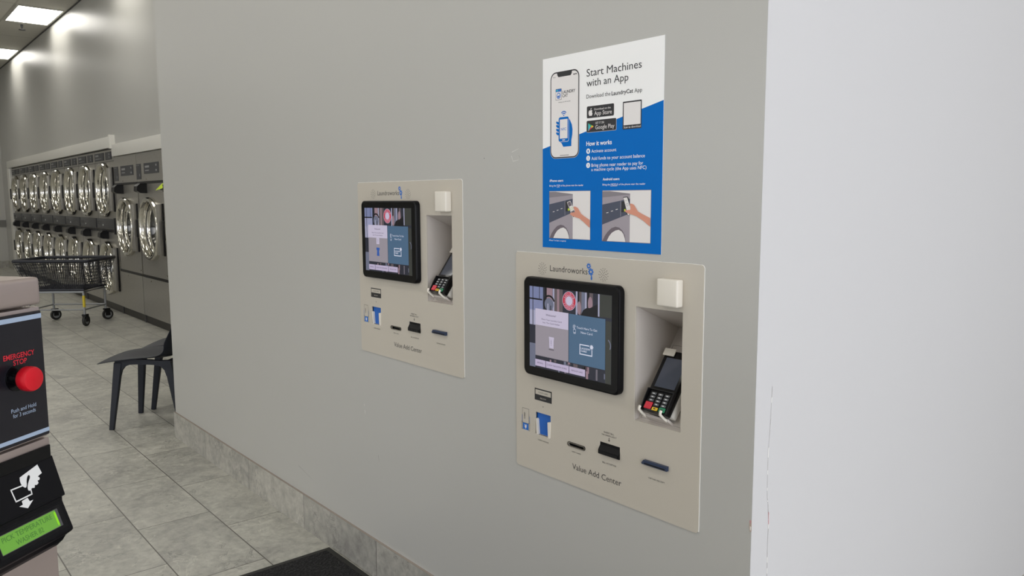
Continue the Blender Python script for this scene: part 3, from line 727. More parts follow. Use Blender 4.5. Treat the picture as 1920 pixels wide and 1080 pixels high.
# phone picture
p.rect(29.0, 37.8, 133.0, 254.0, 'off_white', 2, 19); p.rect(29.7, 38.4, 132.4, 253.3, 'black_ink', 3, 18.5); p.rect(32.6, 41.4, 129.6, 250.4, 'off_white', 4, 16)
p.poly([(53.6, 41.2), (107.4, 41.2), (106.2, 47.0), (103.0, 51.4), (59.0, 51.4), (55.6, 47.6)], 'black_ink', 5)
p.text('9:41', 39.8, 52.2, 8, 3.2, 'black_ink', 5); p.rect(112, 49, 118, 51.6, 'black_ink', 5); p.rect(119.4, 48.6, 123.4, 51.6, 'black_ink', 5)
p.rect(65.0, 246.0, 97.0, 247.2, 'black_ink', 5)
p.rect(48.8, 80.4, 70.3, 107.8, 'grey_ink', 5, 1.5); p.rect(49.6, 81.2, 69.5, 107.0, 'off_white', 6, 1.2); p.rect(49.6, 81.2, 69.5, 87.6, 'logo_blue', 7); p.rect(51.6, 82.6, 58.0, 86.0, 'print_cyan', 8)
p.poly(circ(59.8, 97.4, 7.4, 24), 'logo_blue', 7); p.poly(circ(59.8, 97.4, 5.4, 24), 'off_white', 8); p.poly([(55.4, 98.4), (57.6, 96.4), (60.2, 98.2), (62.6, 96.2), (64.4, 98.0), (63.2, 100.8), (59.8, 102.4), (56.4, 100.8)], 'logo_blue', 9)
p.text('LAUNDRY', 73.0, 93.4, 45.8, 7.0, 'black_ink', 5, True); p.text('CAT', 73.0, 102.4, 19.8, 7.0, 'black_ink', 5, True); p.text('Helping you with laundry', 59.4, 115.0, 43, 2.7, 'grey_ink', 5)
for r1, r0 in ((3.6, 0.0), (8.4, 6.0), (12.9, 10.4)): p.ring(78.6, 149.4, r1, r0, 'blue_ink', 5, 42, 138, 16)
p.poly([(96.8, 156), (101, 160.5), (107.6, 172), (110.2, 184), (109.4, 196.4), (106.4, 210), (106.2, 225.0), (77.4, 225.6), (70.6, 216), (62.3, 211.4), (70, 200), (92, 196)], 'blue_ink', 5)
p.rect(59.4, 150.4, 97.6, 213.2, 'off_white', 6, 6); p.rect(60.6, 151.4, 96.6, 212.2, 'blue_ink', 7, 5); p.rect(65.0, 157.0, 92.9, 204.8, 'off_white', 8); p.rect(74, 207.4, 84, 209.6, 'off_white', 8, 1)
p.text('NFC', 69.3, 184.6, 18.6, 6.2, 'blue_ink', 9)
for fy, fl in ((164.9, 5.5), (173.4, 7.2), (182.8, 7.2), (191.6, 6.4)): p.poly([(52.0, fy - 3.4), (54.4, fy - 4.2), (59.0 + fl * 0.5, fy - 1.2), (60.4 + fl * 0.5, fy + 2.2), (58.6, fy + 4.6), (54.0, fy + 2.0), (51.8, fy - 0.4)], 'blue_ink', 9)
# how it works
p.text('How it works', 158.0, 227.6, 83.6, 10.2, 'paper', 2, True)
for nn, cy in (('1', 240.6), ('2', 257.7), ('3', 274.9)): p.poly(circ(164.4, cy, 6.4, 24), 'paper', 2); p.text(nn, 162.6, cy + 2.9, 3.4, 5.8, 'blue_ink', 3, True)
p.text('Activate account', 175.1, 244.8, 81, 7.6, 'paper', 2); p.text('Add funds to your account balance', 175.3, 262.7, 168, 7.8, 'paper', 2)
p.text('Bring phone near reader to pay for', 175.5, 279.0, 163, 7.7, 'paper', 2); p.text('a machine cycle (the App uses NFC)', 175.6, 289.2, 172.5, 7.6, 'paper', 2)
p.text('iPhone users', 27.1, 312.6, 49.8, 5.9, 'paper', 2, True); p.text('Bring the TOP of the phone near the reader', 26.3, 324.8, 122, 4.5, 'paper', 2); p.rect(53.5, 326.0, 63.8, 326.7, 'paper', 2)
p.text('Android users', 213.7, 312.6, 53.2, 5.9, 'paper', 2, True); p.text('Bring the MIDDLE of the phone near the reader', 213.1, 324.8, 132.7, 4.4, 'paper', 2); p.rect(238.5, 326.0, 260.0, 326.7, 'paper', 2)
p.text('iPhone 7 or later is required', 25.3, 465.2, 62, 3.8, 'paper', 2)
def picture(u0, v0, wd, ht, kind):
    sx, sy = wd / 100.0, ht / 120.0
    q = lambda pts: [(u0 + a * sx, v0 + b * sy) for a, b in pts]
    p.rect(u0 - 1.0, v0 - 1.0, u0 + wd + 1.0, v0 + ht + 1.0, 'wash_ring', 2); p.rect(u0, v0, u0 + wd, v0 + ht, 'off_white', 3)
    p.poly(q([(0, 1.4), (16, 1.2), (58.6, 7.4), (58.6, 120), (0, 120)]), 'wash_grey', 4)
    p.poly(q([(0, 1.0), (16, 1.0), (58.6, 7.4), (58.6, 9.4), (0, 16)]), 'wash_grey2', 5)
    p.poly(q([(0, 33), (58.4, 18.8), (58.4, 53.4), (0, 81)]), 'wash_navy', 5)
    p.poly(q([(39.2, 23.2), (39.9, 23.0), (39.9, 60.4), (39.2, 60.6)]), 'wash_grey', 6)
    for a, b in ((9, 52), (19, 48), (29, 44)): p.poly(q([(a, b), (a + 4.5, b - 1.2), (a + 4.5, b + 0.2), (a, b + 1.4)]), 'off_white', 6)
    p.poly(q([(1.0, 120), (6, 108), (12, 98), (20, 89), (29, 85), (37, 87), (44, 94), (49, 105), (51, 120)]), 'wash_ring', 6)
    p.poly(q([(10.5, 120), (15, 109), (21, 100), (29, 94), (36, 92), (42, 95.5), (46, 102), (49.0, 112), (50.4, 120)]), 'off_white', 7)
    p.poly(q([(41, 26), (52, 23.4), (52, 49.5), (41.2, 51)]), 'black_ink', 6)
    p.poly(q([(47, 43.4), (53, 42.4), (53, 48), (47, 49)]), 'lime', 7)
    if kind == 1:
        p.poly(q([(44.7, 27.7), (52.9, 24.0), (66, 55.0), (63.0, 67.0), (59.4, 67.0)]), 'off_white', 8); p.poly(q([(46.0, 28.6), (52.6, 25.6), (65.0, 53.8), (62.0, 64.8), (59.8, 65)]), 'wash_ring', 9)
        p.poly(q([(50.9, 38.2), (57.4, 35.6), (62.4, 47.4), (55.0, 51.4)]), 'off_white', 10); p.poly([(u0 + 56.8 * sx + 3.2 * cos(t_), v0 + 43.6 * sy + 3.6 * sin(t_)) for t_ in [k * pi / 8 for k in range(16)]], 'lime', 11)
        p.poly([(u0 + 56.8 * sx + 2.4 * cos(t_), v0 + 43.6 * sy + 2.8 * sin(t_)) for t_ in [k * pi / 8 for k in range(16)]], 'off_white', 12)
        p.poly(q([(60.9, 39.5), (65, 38.4), (71.6, 41.6), (75.6, 49), (79.6, 56.2), (88, 63), (100, 71), (100, 90.4), (86, 77), (75.5, 68.0), (66, 65), (58.4, 61.8), (53.3, 58.0), (53.3, 54.6), (63.9, 52.6), (64.8, 50)]), 'skin_print', 13)
    else:
        p.poly(q([(44.6, 15.2), (54.0, 14.2), (56, 18), (58.8, 56.6), (55, 58.4), (52.0, 55)]), 'black_ink', 8)
        p.poly(q([(45.4, 17.0), (53.0, 16.0), (61.0, 44.4), (57.6, 57.0), (54.8, 57.4)]), 'off_white', 9)
        p.poly(q([(48.4, 23.6), (53.0, 22.8), (53.1, 23.3), (48.5, 24.1)]), 'wash_grey2', 10); p.ring(u0 + 53.4 * sx, v0 + 33 * sy, 3.4, 2.8, 'wash_grey2', 10)
        p.poly(q([(59.2, 30.3), (63, 30.6), (67.2, 33.0), (71.6, 41), (75.8, 48.5), (86, 55), (100, 63), (100, 82.4), (86, 69), (72.4, 59.2), (63, 55.6), (54.7, 52.7), (49.1, 49.0), (49.3, 46.0), (60.1, 44.7), (60.4, 40)]), 'skin_print', 13)
picture(26.2, 337.2, 146.4, 120.0, 1); picture(213.4, 337.4, 149.4, 120.6, 2)
po = p.build('wall_poster'); tag(po, 'white and blue app instruction poster taped above the nearer card machine', 'poster')

# ------------------------------------------------------------------ card kiosks
def gear(u, v, r1, r0, n_, hole):
    P = []
    for k in range(n_):
        for a, rr in ((-0.30, r0), (-0.17, r1), (0.17, r1), (0.30, r0)):
            t = 2 * pi * (k + a) / n_; P.append((u + rr * cos(t), v + rr * sin(t)))
    return [P, circ(u, v, hole, 16)[::-1]]
FT = 0.003                                   # faceplate thickness
def kiosk(ox, oz, label, variant, dz=0.0):
    root = empty('card_kiosk', (ox, 0, oz - KH), label=label, cat='kiosk', group='card vending kiosks set in the grey wall')
    O = Vector((0, 0, KH))                   # local: root at bottom-left corner of plate
    L = lambda u, v, y=0.0: Vector((u / 1000, y, KH - v / 1000))
    W_, H_ = KW * 1000, KH * 1000
    NU0, NU1, NV0, NV1 = 430.6, 566.2, 108.0, 381.6
    hold = [(84, 434), (140, 434.4), (139, 495), (91, 495), (88, 454)]
    # face plate with openings
    outer = rrect(0, 0, W_, H_, 9, 5)
    spl = [outer, [(NU0, NV0), (NU1, NV0), (NU1, NV1), (NU0, NV1)], [(80, 434), (140, 434), (140, 495), (80, 495)],
           rrect(208, 488.2, 267, 497.2, 4, 4), [(319, 460), (386.5, 460), (386.5, 489), (319, 489)]]
    V, F = curve_fill(spl, FT / 2 * 1000)
    f = MB(); f.add([Vector((q.x / 1000, -FT / 2 - 0.0002 + q.z / 1000, KH - q.y / 1000)) for q in V], F, 'plate')
    fo = f.build('face_plate', parent=root, fixn=True)
    # sealant bead round the plate
    c = MB(); rnd = random.Random(variant + 3)
    for seg in (((3, -0.6), (W_ - 8, -0.6), 0.8), ((W_ + 0.4, 8), (W_ + 0.4, H_ - 4), 1.0), ((-0.3, 2), (-0.3, H_ - 6), 0.25), ((6, H_ + 0.3), (W_ - 6, H_ + 0.3), 0.3)):
        (a0, b0), (a1, b1), wq = seg; n_ = 40; P = []
        for k in range(n_ + 1):
            t = k / n_; P.append(L(a0 + (a1 - a0) * t + rnd.uniform(-.4, .4), b0 + (b1 - b0) * t + rnd.uniform(-.4, .4), -0.0012))
        c.tube(P, wq / 1000, 'caulk', 5)
    c.tube([L(W_ - 8 + 8.6 * sin(a), 8 - 8.6 * cos(a), -0.0014) for a in [k * pi / 16 for k in range(9)]], 0.0010, 'caulk', 5)
    c.build('sealant_bead', parent=root)
    yf = -FT - 0.0003
    def board(y=yf): return Board((0, y, KH))
    # loudspeaker holes
    for cu, cv in ((107.6, 40.0), (327.0, 41.0)):
        b = board()
        for rr, n_ in ((2.8, 3), (7.0, 7), (11.2, 10), (15.2, 13)):
            for k in range(n_):
                a = 2 * pi * k / n_ + rr; b.poly(circ(cu + rr * cos(a), cv + rr * sin(a), 1.05, 8), 'void', 1)
        b.build('speaker_grille', parent=root)
    b = board(); b.text('Laundroworks', 137.1, 44.5, 135.8, 15.2, 'grey_ink', 1)
    b.fill(gear(277.4, 22.8, 8.0, 5.6, 8, 2.6), 'logo_blue', 2); b.fill(gear(284.8, 36.8, 9.6, 7.0, 8, 3.2), 'logo_blue', 3)
    b.poly([(286.4, 43), (287.4, 43), (289.8, 52), (289.6, 55.4), (286.8, 57.6), (284.2, 55.2), (284.2, 51.6)], 'logo_blue', 1); b.build('brand_lettering', parent=root)
    b = board()
    b.text('Value Add Center', 223.0, 557.2, 169.4, 15.0, 'grey_ink', 1)
    b.text('CARD HOLDER', 90.1, 512.0, 42.8, 3.6, 'grey_ink', 1); b.text('NEW CARD', 221.0, 512.6, 33, 3.4, 'grey_ink', 1)
    b.text('INSERT BILL', 333.3, 435.0, 34.5, 3.9, 'grey_ink', 1); b.text('ON GREEN LIGHT', 325.8, 441.6, 50, 3.8, 'grey_ink', 1)
    b.poly([(350, 444.4), (352, 444.4), (352, 450.4), (354.4, 450.4), (351, 454.6), (347.6, 450.4), (350, 450.4)], 'grey_ink', 1)
    b.text('BILL ACCEPTOR', 328.9, 513.2, 46.9, 4.0, 'grey_ink', 1); b.text('OBTAIN RECEIPT', 476.8, 512.8, 48.3, 3.6, 'grey_ink', 1)
    b.build('printed_lettering', parent=root)
    b = board(); b.rect(76.9, 367.6, 144.5, 400.2, 'black_ink', 1); b.rect(79.8, 371.0, 141.0, 384.0, 'plate', 2); b.text('PLACE CARD', 92.7, 379.6, 37, 3.9, 'black_ink', 3)
    b.text('BELOW', 99.4, 394.8, 23, 3.8, 'plate', 3)
    b.poly([(107.6, 413.2), (108.6, 413.2), (110.3, 415.6), (112.0, 413.2), (113.0, 413.2), (110.6, 417.2), (110.0, 417.2)], 'grey_ink', 1); b.build('place_card_label', parent=root)
    b = board(); b.rect(27.8, 474.8, 50.8, 494.0, 'logo_blue', 1); b.frame(25.2, 433.2, 53.2, 475.8, 0.7, 'grey_ink', 2); b.rect(23.8, 453, 25.0, 472.6, 'logo_blue', 1); b.rect(55.2, 453.5, 56.4, 473.4, 'logo_blue', 1)
    b.frame(22.0, 472.6, 27.4, 494.6, 0.7, 'grey_ink', 2); b.frame(51.2, 472.6, 56.6, 494.6, 0.7, 'grey_ink', 2)
    b.text('CARD', 37.2, 463.2, 18.2, 4.4, 'grey_ink', 2, True, rot=-pi / 2)
    for dv in (0, 4.6): b.poly([(34.6, 480 + dv), (36.8, 478.6 + dv), (39.3, 482.4 + dv), (41.8, 478.6 + dv), (44, 480 + dv), (39.3, 487.4 + dv)], 'off_white', 2)
    b.build('card_direction_label', parent=root)
    # card holder pocket: blue back, white cheeks
    h = MB(); y0, y1 = 0.003, -0.0045
    h.add([L(80, 434, y0), L(140, 434, y0), L(140, 495, y0), L(80, 495, y0)], [[0, 3, 2, 1]], 'holder_blue')
    h.add([L(80, 434, y0), L(140, 434, y0), L(140, 434, yf), L(80, 434, yf)], [[0, 1, 2, 3]], 'holder_blue')
    h.add([L(80, 495, y0), L(140, 495, y0), L(140, 495, yf), L(80, 495, yf)], [[0, 1, 2, 3]], 'niche')
    ho = h.build('card_holder', parent=root, fixn=True)
    T = Matrix.Translation((0, 0, KH)) @ Matrix(((0.001, 0, 0, 0), (0, 0, 1, 0), (0, -0.001, 0, 0), (0, 0, 0, 1)))
    h = MB(); h.prism([(82.0, 452), (86.0, 452), (88.0, 455), (91.5, 494), (91.5, 496), (85.0, 496)], -0.0045, 0.004, 'cream', T)
    h.build('side_rail', parent=ho, fixn=True); h = MB()
    h.prism([(131.5, 453), (141.5, 451), (139.4, 496), (133.5, 496)], -0.0070, 0.004, 'cream', T); h.build('side_rail', parent=ho, fixn=True)
    # new card slot
    h = MB(); V, F = curve_fill([rrect(205.4, 486.6, 269.6, 498.6, 5.6, 6), rrect(208, 489.0, 267, 496.4, 3.4, 6)], 1.0)
    h.add([Vector((q.x / 1000, yf - 0.001 + q.z / 1000, KH - q.y / 1000)) for q in V], F, 'black')
    V, F = curve_fill([rrect(206.6, 487.6, 268.4, 497.6, 5.0, 6), rrect(207.6, 488.6, 267.4, 496.6, 4.0, 6)], 0.2)
    h.add([Vector((q.x / 1000, yf - 0.0022 + q.z / 1000, KH - q.y / 1000)) for q in V], F, 'chrome_soft')
    h.add([L(206, 487, 0.006), L(269, 487, 0.006), L(269, 498, 0.006), L(206, 498, 0.006)], [[0, 3, 2, 1]], 'void'); h.build('card_slot', parent=root)
    # bill acceptor: sloping feed ramp and protruding mouth
    h = MB(); Tx = Matrix(((0, 0, 1, 0), (1, 0, 0, 0), (0, 1, 0, 0), (0, 0, 0, 1)))
    pr = [(-0.0005, -460.0), (-0.0008, -468.0), (-0.0075, -479.0), (-0.0085, -481.0), (-0.0085, -489.5), (-0.006, -491.2), (0.014, -491.2)]
    h.prism([(a, KH + b / 1000) for a, b in pr], 0.3188, 0.3868, 'black_soft', Tx); bo = h.build('bill_acceptor', parent=root, fixn=True)
    h = MB(); h.box(0.3225, 0.3830, -0.0100, -0.0083, KH - 0.4890, KH - 0.4825, 'void')
    for k in range(5): h.box(0.331 + k * 0.0105, 0.3325 + k * 0.0105, -0.0106, -0.0099, KH - 0.4885, KH - 0.4830, 'black')
    h.build('bill_mouth', parent=bo)
    # receipt outlet
    h = MB(); h.prism([(460.2, 476.4), (466.5, 468.6), (535, 468.6), (535, 479.6), (462, 479.6)], yf - 0.0075, yf, 'navy_slot', T)
    h.prism([(470, 475.0), (530, 475.0), (530, 477.6), (470, 477.6)], yf - 0.0084, yf - 0.0070, 'void', T)
    h.build('receipt_outlet', parent=root, fixn=True)
    # cream cover above the niche
    h = MB(); h.box(0.5085, 0.5665, -0.0255, -FT, KH - 0.0965, KH - 0.0345, 'cream', 0.0045, seg=3); h.build('sensor_cover', parent=root)
    # niche: sloping ceiling, sloping mounting plate
    h = MB(); A = [(-0.0002, NV0), (0.162, 176.0), (0.0126, 379.0), (-0.0002, NV1)]
    for uu, fl in ((NU0, 0), (NU1, 1)): h.add([L(uu, v_, y_) for y_, v_ in A], [[0, 1, 2, 3] if fl else [3, 2, 1, 0]], 'niche')
    for i in range(3):
        (ya, va), (yb, vb) = A[i], A[i + 1]
        h.add([L(NU0, va, ya), L(NU1, va, ya), L(NU1, vb, yb), L(NU0, vb, yb)], [[0, 1, 2, 3]], 'niche')
    no = h.build('terminal_niche', parent=root)
    b = board(); b.rect(NU0 - 0.2, NV0, NU0 + 0.5, NV1, 'caulk', 1); b.build('worn_edge', parent=no)
    # local frame on the sloping plate: x right, s up the slope, out normal
    S = (L(NU0, 176.0, 0.162) - L(NU0, 374.4, 0.016)).normalized(); X = Vector((1, 0, 0)); N_ = X.cross(S).normalized()
    if N_.y > 0: N_ = -N_
    O_ = L(NU0, 374.4, 0.016)
    TP = Matrix(((X.x, S.x, N_.x, O_.x), (X.y, S.y, N_.y, O_.y), (X.z, S.z, N_.z, O_.z), (0, 0, 0, 1)))
    h = MB()
    for x0, x1, s0, s1 in ((0.006, 0.130, -0.0035, -0.0029), (0.006, 0.130, 0.196, 0.1966), (0.006, 0.0066, -0.0035, 0.196), (0.1294, 0.130, -0.0035, 0.196)):
        h.box(x0, x1, s0, s1, 0.0, 0.0004, 'line_dark', T=TP)
    h.build('access_panel_seam', parent=no)
    # payment terminal
    t = MB(); t.box(0.031, 0.110, 0.006, 0.165, 0.006, 0.027, 'white_trim', 0.006, T=TP); t.box(0.029, 0.107, 0.002, 0.163, 0.025, 0.0445, 'black_gloss', 0.006, T=TP)
    to = t.build('payment_terminal', parent=root)
    tag(to, 'black terminal with keypad and dim screen, resting at a slant')
    t = MB(); t.box(0.041, 0.099, 0.066, 0.143, 0.0445, 0.0450, 'term_screen', T=TP); t.build('terminal_screen', parent=to)
    t = MB(); t.box(0.030, 0.106, 0.056, 0.0585, 0.044, 0.0505, 'black', 0.001, T=TP)
    for xx in (0.0295, 0.1040): t.prism([(0.004, 0.040), (0.058, 0.040), (0.058, 0.0505), (0.036, 0.0495), (0.006, 0.0455)], 0.0, 0.0025, 'black', TP @ Matrix.Translation((xx, 0, 0)) @ Tx)
    t.build('keypad_shield', parent=to, fixn=True)
    t = MB()
    for i in range(3):
        for j in range(4):
            if j == 3 and i == 0: continue
            x = 0.0435 + i * 0.0195; s_ = 0.0445 - j * 0.0085
            t.box(x, x + 0.0135, s_, s_ + 0.0062, 0.0445, 0.0468, 'grey_key', 0.0007, T=TP, seg=1)
            t.box(x + 0.004, x + 0.0095, s_ + 0.002, s_ + 0.0042, 0.0468, 0.0469, 'white_ink', T=TP)
    t.build('number_key', parent=to)
    for mt, x0, x1, s0, s1 in (('red_key', 0.0385, 0.0585, 0.008, 0.0255), ('yellow_key', 0.0620, 0.0780, 0.007, 0.0150), ('green_key', 0.0815, 0.0990, 0.0065, 0.0180)):
        t = MB(); t.box(x0, x1, s0, s1, 0.0445, 0.0475, mt, 0.001, T=TP, seg=1)
        if mt != 'red_key': t.box((x0 + x1) / 2 - 0.003, (x0 + x1) / 2 + 0.003, (s0 + s1) / 2 - 0.0015, (s0 + s1) / 2 + 0.0015, 0.0475, 0.0476, 'grey_ink', T=TP)
        t.build('enter_key' if mt == 'green_key' else 'cancel_key' if mt == 'red_key' else 'clear_key', parent=to)
    t = MB(); t.box(0.027, 0.060, 0.147, 0.166, 0.0450, 0.0485, 'cream', 0.002, T=TP); t.lathe([(0.0, 0.046), (0.0045, 0.0455), (0.005, 0.0445)], 'dark_grey', TP @ Matrix.Translation((0.084, 0.156, 0)), 16); t.build('top_clip', parent=to)
    t = MB(); t.box(0.032, 0.102, -0.0045, 0.0015, 0.0, 0.026, 'niche', 0.001, T=TP); t.build('support_lip', parent=to)
    for xx in (0.032, 0.094):
        t = MB(); t.tube([TP @ Vector(q) for q in ((xx + 0.003, -0.003, 0.022), (xx + 0.001, -0.002, 0.036), (xx - 0.001, 0.000, 0.0485), (xx - 0.001, 0.004, 0.0505), (xx - 0.001, 0.009, 0.0505))], 0.0034, 'cream', 8); t.build('retaining_clip', parent=to)
    # touch screen monitor
    my = -0.0205
    m_ = MB(); n_ = 8; P0 = rrect(50.5, 62.4, 396.0, 329.4, 17, n_); rings = []
    for y_, ins in ((-FT, 0.5), (-0.0165, 0.5), (-0.0195, 2.0), (my, 4.6)):
        rings.append([L(223.2 + (u - 223.2) * (1 - ins / 172.8), 195.9 + (v_ - 195.9) * (1 - ins / 133.5), y_) for u, v_ in P0])
    V = [q for rg in rings for q in rg]; N0 = len(P0); F = []
    for i in range(3):
        for k in range(N0): F.append([i * N0 + k, i * N0 + (k + 1) % N0, (i + 1) * N0 + (k + 1) % N0, (i + 1) * N0 + k])
    m_.add(V, F, 'black_soft', True); V = [L(223.2 + (u - 223.2) * 0.9734, 195.9 + (v_ - 195.9) * 0.9655, my) for u, v_ in P0]
    m_.add(V, [list(range(N0))], 'black_gloss'); mo = m_.build('monitor', parent=root, fixn=True)
    b = Board((0, my - 0.0002, KH), lift=0.0001)
    b.rect(75.6, 86.6, 371.4, 304.2, 's_dark', 0)
    # blurred shop picture behind the dialog
    R_ = b.rect; rs = random.Random(5)
    R_(76, 87, 129, 150, 's_pane', 1); R_(76, 122, 126, 190, 's_pane2', 1); R_(76, 118, 126, 122, 's_black', 2); R_(88, 87, 90.5, 190, 's_black', 2); R_(114, 87, 116, 118, 's_black', 2); R_(76, 196, 99, 240, 's_dark', 1); R_(76, 240, 99, 304, 's_steel', 1)
    b.ring(152, 128, 23, 18, 's_black', 3, 20, 235); b.poly(circ(152, 130, 17, 20), 's_steel', 2); R_(146, 128, 150, 150, 's_pane2', 3); R_(157, 132, 160, 150, 's_dark', 3)
    for u0, u1, mt in ((136, 143, 's_black'), (143, 165, 's_pink'), (166, 172, 's_pane2'), (172, 182, 's_brown'), (182, 190, 's_pink'), (190, 203, 's_brown'), (250, 256, 's_pane2'), (256, 262, 's_black'), (262, 270, 's_brown'), (270, 282, 's_steel'), (282, 288, 's_pane2'), (288, 297, 's_black'), (297, 309, 's_brown'), (326, 331, 's_pane2'), (331, 371, 's_green')):
        v1 = 150 if u0 < 270 else rs.choice([128, 136, 142]); R_(u0, 87, u1, v1, mt, 1)
    for cu, cv, rx, ry in ((262, 128, 7, 17), (300, 114, 8, 18)): b.poly(circ(cu, cv, rx, 14, ry), 's_pink', 2)
    b.poly([(268, 145), (276, 132), (286, 126), (300, 124), (316, 116), (326, 112), (326, 150), (268, 150)], 's_black', 3)
    for k in range(26):
        u0 = 140 + rs.random() * 225; wd = 3 + rs.random() * 9; v0 = 272 + rs.random() * 12; R_(u0, v0, min(371, u0 + wd), min(304, v0 + 6 + rs.random() * 22), rs.choice(['s_brown', 's_pink', 's_steel', 's_black', 's_shadow', 's_dark']), 1)
    R_(352, 150, 371, 304, 's_green', 2); b.ring(352, 210, 18, 15, 's_steel', 3, -30, 60)
    # dialog
    R_(99.4, 145.2, 224.2, 188.6, 's_white', 5); R_(99.4, 188.6, 224.6, 270.2, 's_grey', 5); R_(99.4, 270.2, 224.6, 271.6, 's_shadow', 4); R_(226.0, 145.8, 351.4, 271.1, 's_blue', 5)
    for (u0, u1), tx, (t0, t1) in (((98.9, 138.7), 'ESPA\u00d1OL', (107, 131)), ((140.6, 226.1), 'HOW THIS SYSTEM WORKS', (152, 219)), ((228.1, 284.1), 'REPLACE CARD', (236, 276))):
        R_(u0, 281.4, u1, 299.4, 's_btn', 5); b.text(tx, t0, 292.2, t1 - t0, 3.8, 's_ink', 6)
    b.ring(147, 290.4, 2.8, 2.2, 's_ink', 6)
    b.text('Welcome!', 140.4, 161.0, 38, 5.2, 's_ink', 6); b.text('Place Your Laundry Card', 124.0, 173.2, 75, 3.8, 's_ink', 6); b.text('Into The Card Holder', 128.4, 181.5, 65, 3.6, 's_ink', 6)
    b.text('Touch Here To Get', 253.6, 180.4, 71.2, 5.6, 's_lite', 6); b.text('New Card', 268.6, 191.4, 40, 5.6, 's_lite', 6)
    for a in ((3.2, 2.6), (5.2, 4.6)): b.ring(245.6, 177.0, a[0], a[1], 's_lite', 6, 0, 300)
    b.frame(242.4, 183.5, 251.0, 192.0, 0.7, 's_lite', 6); b.frame(244.6, 175.5, 247.2, 184.0, 0.7, 's_lite', 6); b.frame(243.4, 192.0, 250.0, 195.0, 0.7, 's_lite', 6)
    b.frame(264.5, 218.2, 308.6, 244.8, 2.6, 's_lite', 6); b.rect(298.5, 216, 311, 228, 's_blue', 7); b.fill([gear(306.2, 221.4, 6.2, 4.6, 8, 0.1)[0]], 's_lite', 8)
    b.text('LAUNDRY', 269.9, 230.6, 33.0, 4.4, 's_lite', 8, True); b.text('CARD', 269.9, 237.2, 20.0, 4.4, 's_lite', 8, True)
    if variant == 0:
        b.poly([(152.0, 215.0), (171.8, 215.0), (170.0, 226), (169.8, 244.6), (153.8, 244.6), (153.4, 226)], 's_white', 6); b.text('CARD', 162.4, 238, 16, 3.0, 's_ink', 7, rot=-pi / 2); b.poly([(152, 246.6), (171.4, 246.6), (171.4, 250), (152, 250)], 's_shadow', 6)
    else:
        b.rect(152, 188.8, 171, 210, 's_white', 6); b.text('CARD', 162.4, 206, 14, 3.0, 's_ink', 7, rot=-pi / 2)
        b.poly([(151.0, 222.0), (172.8, 222.0), (171.6, 230), (168.0, 232), (170.2, 250), (153.6, 250), (156, 232), (152, 230)], 's_holder', 6)
    # round red seal
    b.poly(circ(226.8, 113.6, 24.2, 48), 's_white', 6); b.poly(circ(226.8, 113.6, 23.0, 48), 's_red', 7); b.ring(226.8, 113.6, 15.4, 14.2, 's_white', 9)
    b.poly(circ(226.8, 113.6, 12.2, 32), 's_white', 9)
    for word, a0, a1, flip in (('LAFAYETTE', 152, 28, False), ('LAUNDROMAT', 208, 332, True)):
        for i, chh in enumerate(word):
            a = radians(a0 + (a1 - a0) * i / (len(word) - 1)); rr = 17.2 if not flip else 21.2
            cu, cv = 226.8 + rr * cos(a), 113.6 - rr * sin(a); rt = (pi / 2 - a) if not flip else (-pi / 2 - a)
            b.text(chh, cu - 1.6 * cos(rt), cv - 1.6 * sin(rt), 3.2, 4.0, 's_white', 9, True, rot=rt)
    b.build('screen_picture', parent=mo)
    return root
kiosk(K1O[0], K1O[1], 'nearer beige card kiosk with touch screen, set below the blue poster', 0)
kiosk(K2O[0], K2O[1], 'farther beige card kiosk with touch screen, on plain wall left of the poster', 1)

# ------------------------------------------------------------------ washer with emergency stop, foreground left
A_ = Vector((-0.605, 0.797, 0)).normalized(); N3 = Vector((A_.y, -A_.x, 0)).normalized()
wz = atan2(A_.y, A_.x)
CZ = 1.270
wr = empty('front_load_washer', (-1.037, -1.234, 0), wz, 'large stainless washer with red emergency stop button at the left foreground edge', 'washer')
# local x along the front (0 = right-hand corner, negative to the left), local y into the machine, z up.  front plane y=0
WB = 0.70
b = MB()
b.box(-WB, 0.0, 0.0, 0.75, 0.12, CZ - 0.1515, 'steel_top', 0.003); b.box(-WB, 0.0, 0.0005, 0.75, CZ - 0.1500, CZ + 0.004, 'steel_top', 0.003)
b.box(-WB + 0.02, -0.02, 0.04, 0.72, 0.0, 0.12, 'black'); b.build('cabinet', parent=wr)
b = MB(); b.box(-WB, -0.0012, -0.004, 0.75, CZ + 0.0065, CZ + 0.0385, 'steel_top', 0.0055, seg=3); b.build('top_lid', parent=wr)
wd = door(wr, -0.37, 0.66, 0.25); wd.location.y = -0.095
b = MB(); b.lathe([(0.262, 0.0), (0.262, 0.085), (0.250, 0.100)], 'chrome_soft', Matrix.Translation((-0.37, 0, 0.66)) @ Ty, 48); b.build('door_collar', parent=wr)
Bd = lambda y: Board((0, y, CZ))
b = MB(); b.box(-0.088, -0.0015, -0.0022, 0.0, CZ - 0.1475, CZ - 0.0005, 'panel_navy', 0.0009, seg=1); po_ = b.build('control_panel', parent=wr)
b = Bd(-0.0024); b.rect(-87, 5.0 - 1.2, -2.2, 9.2, 'pale_stripe', 1); b.build('stripe_print', parent=po_); b = Bd(-0.0024); b.rect(-87, 138.8, -2.2, 143.4, 'pale_stripe', 1); 
b.build('stripe_print', parent=po_); b = Bd(-0.0024)
b.text('EMERGENCY', -57.6, 49.6, 42.0, 5.6, 'red_text', 1, True); b.text('STOP', -45.2, 57.0, 18.5, 5.6, 'red_text', 1, True); b.build('stop_lettering', parent=po_); b = Bd(-0.0024)
b.text('Push and Hold', -52.6, 109.6, 34.0, 4.4, 'pale_stripe', 1); b.text('for 3 seconds', -50.8, 115.6, 31.0, 4.4, 'pale_stripe', 1)
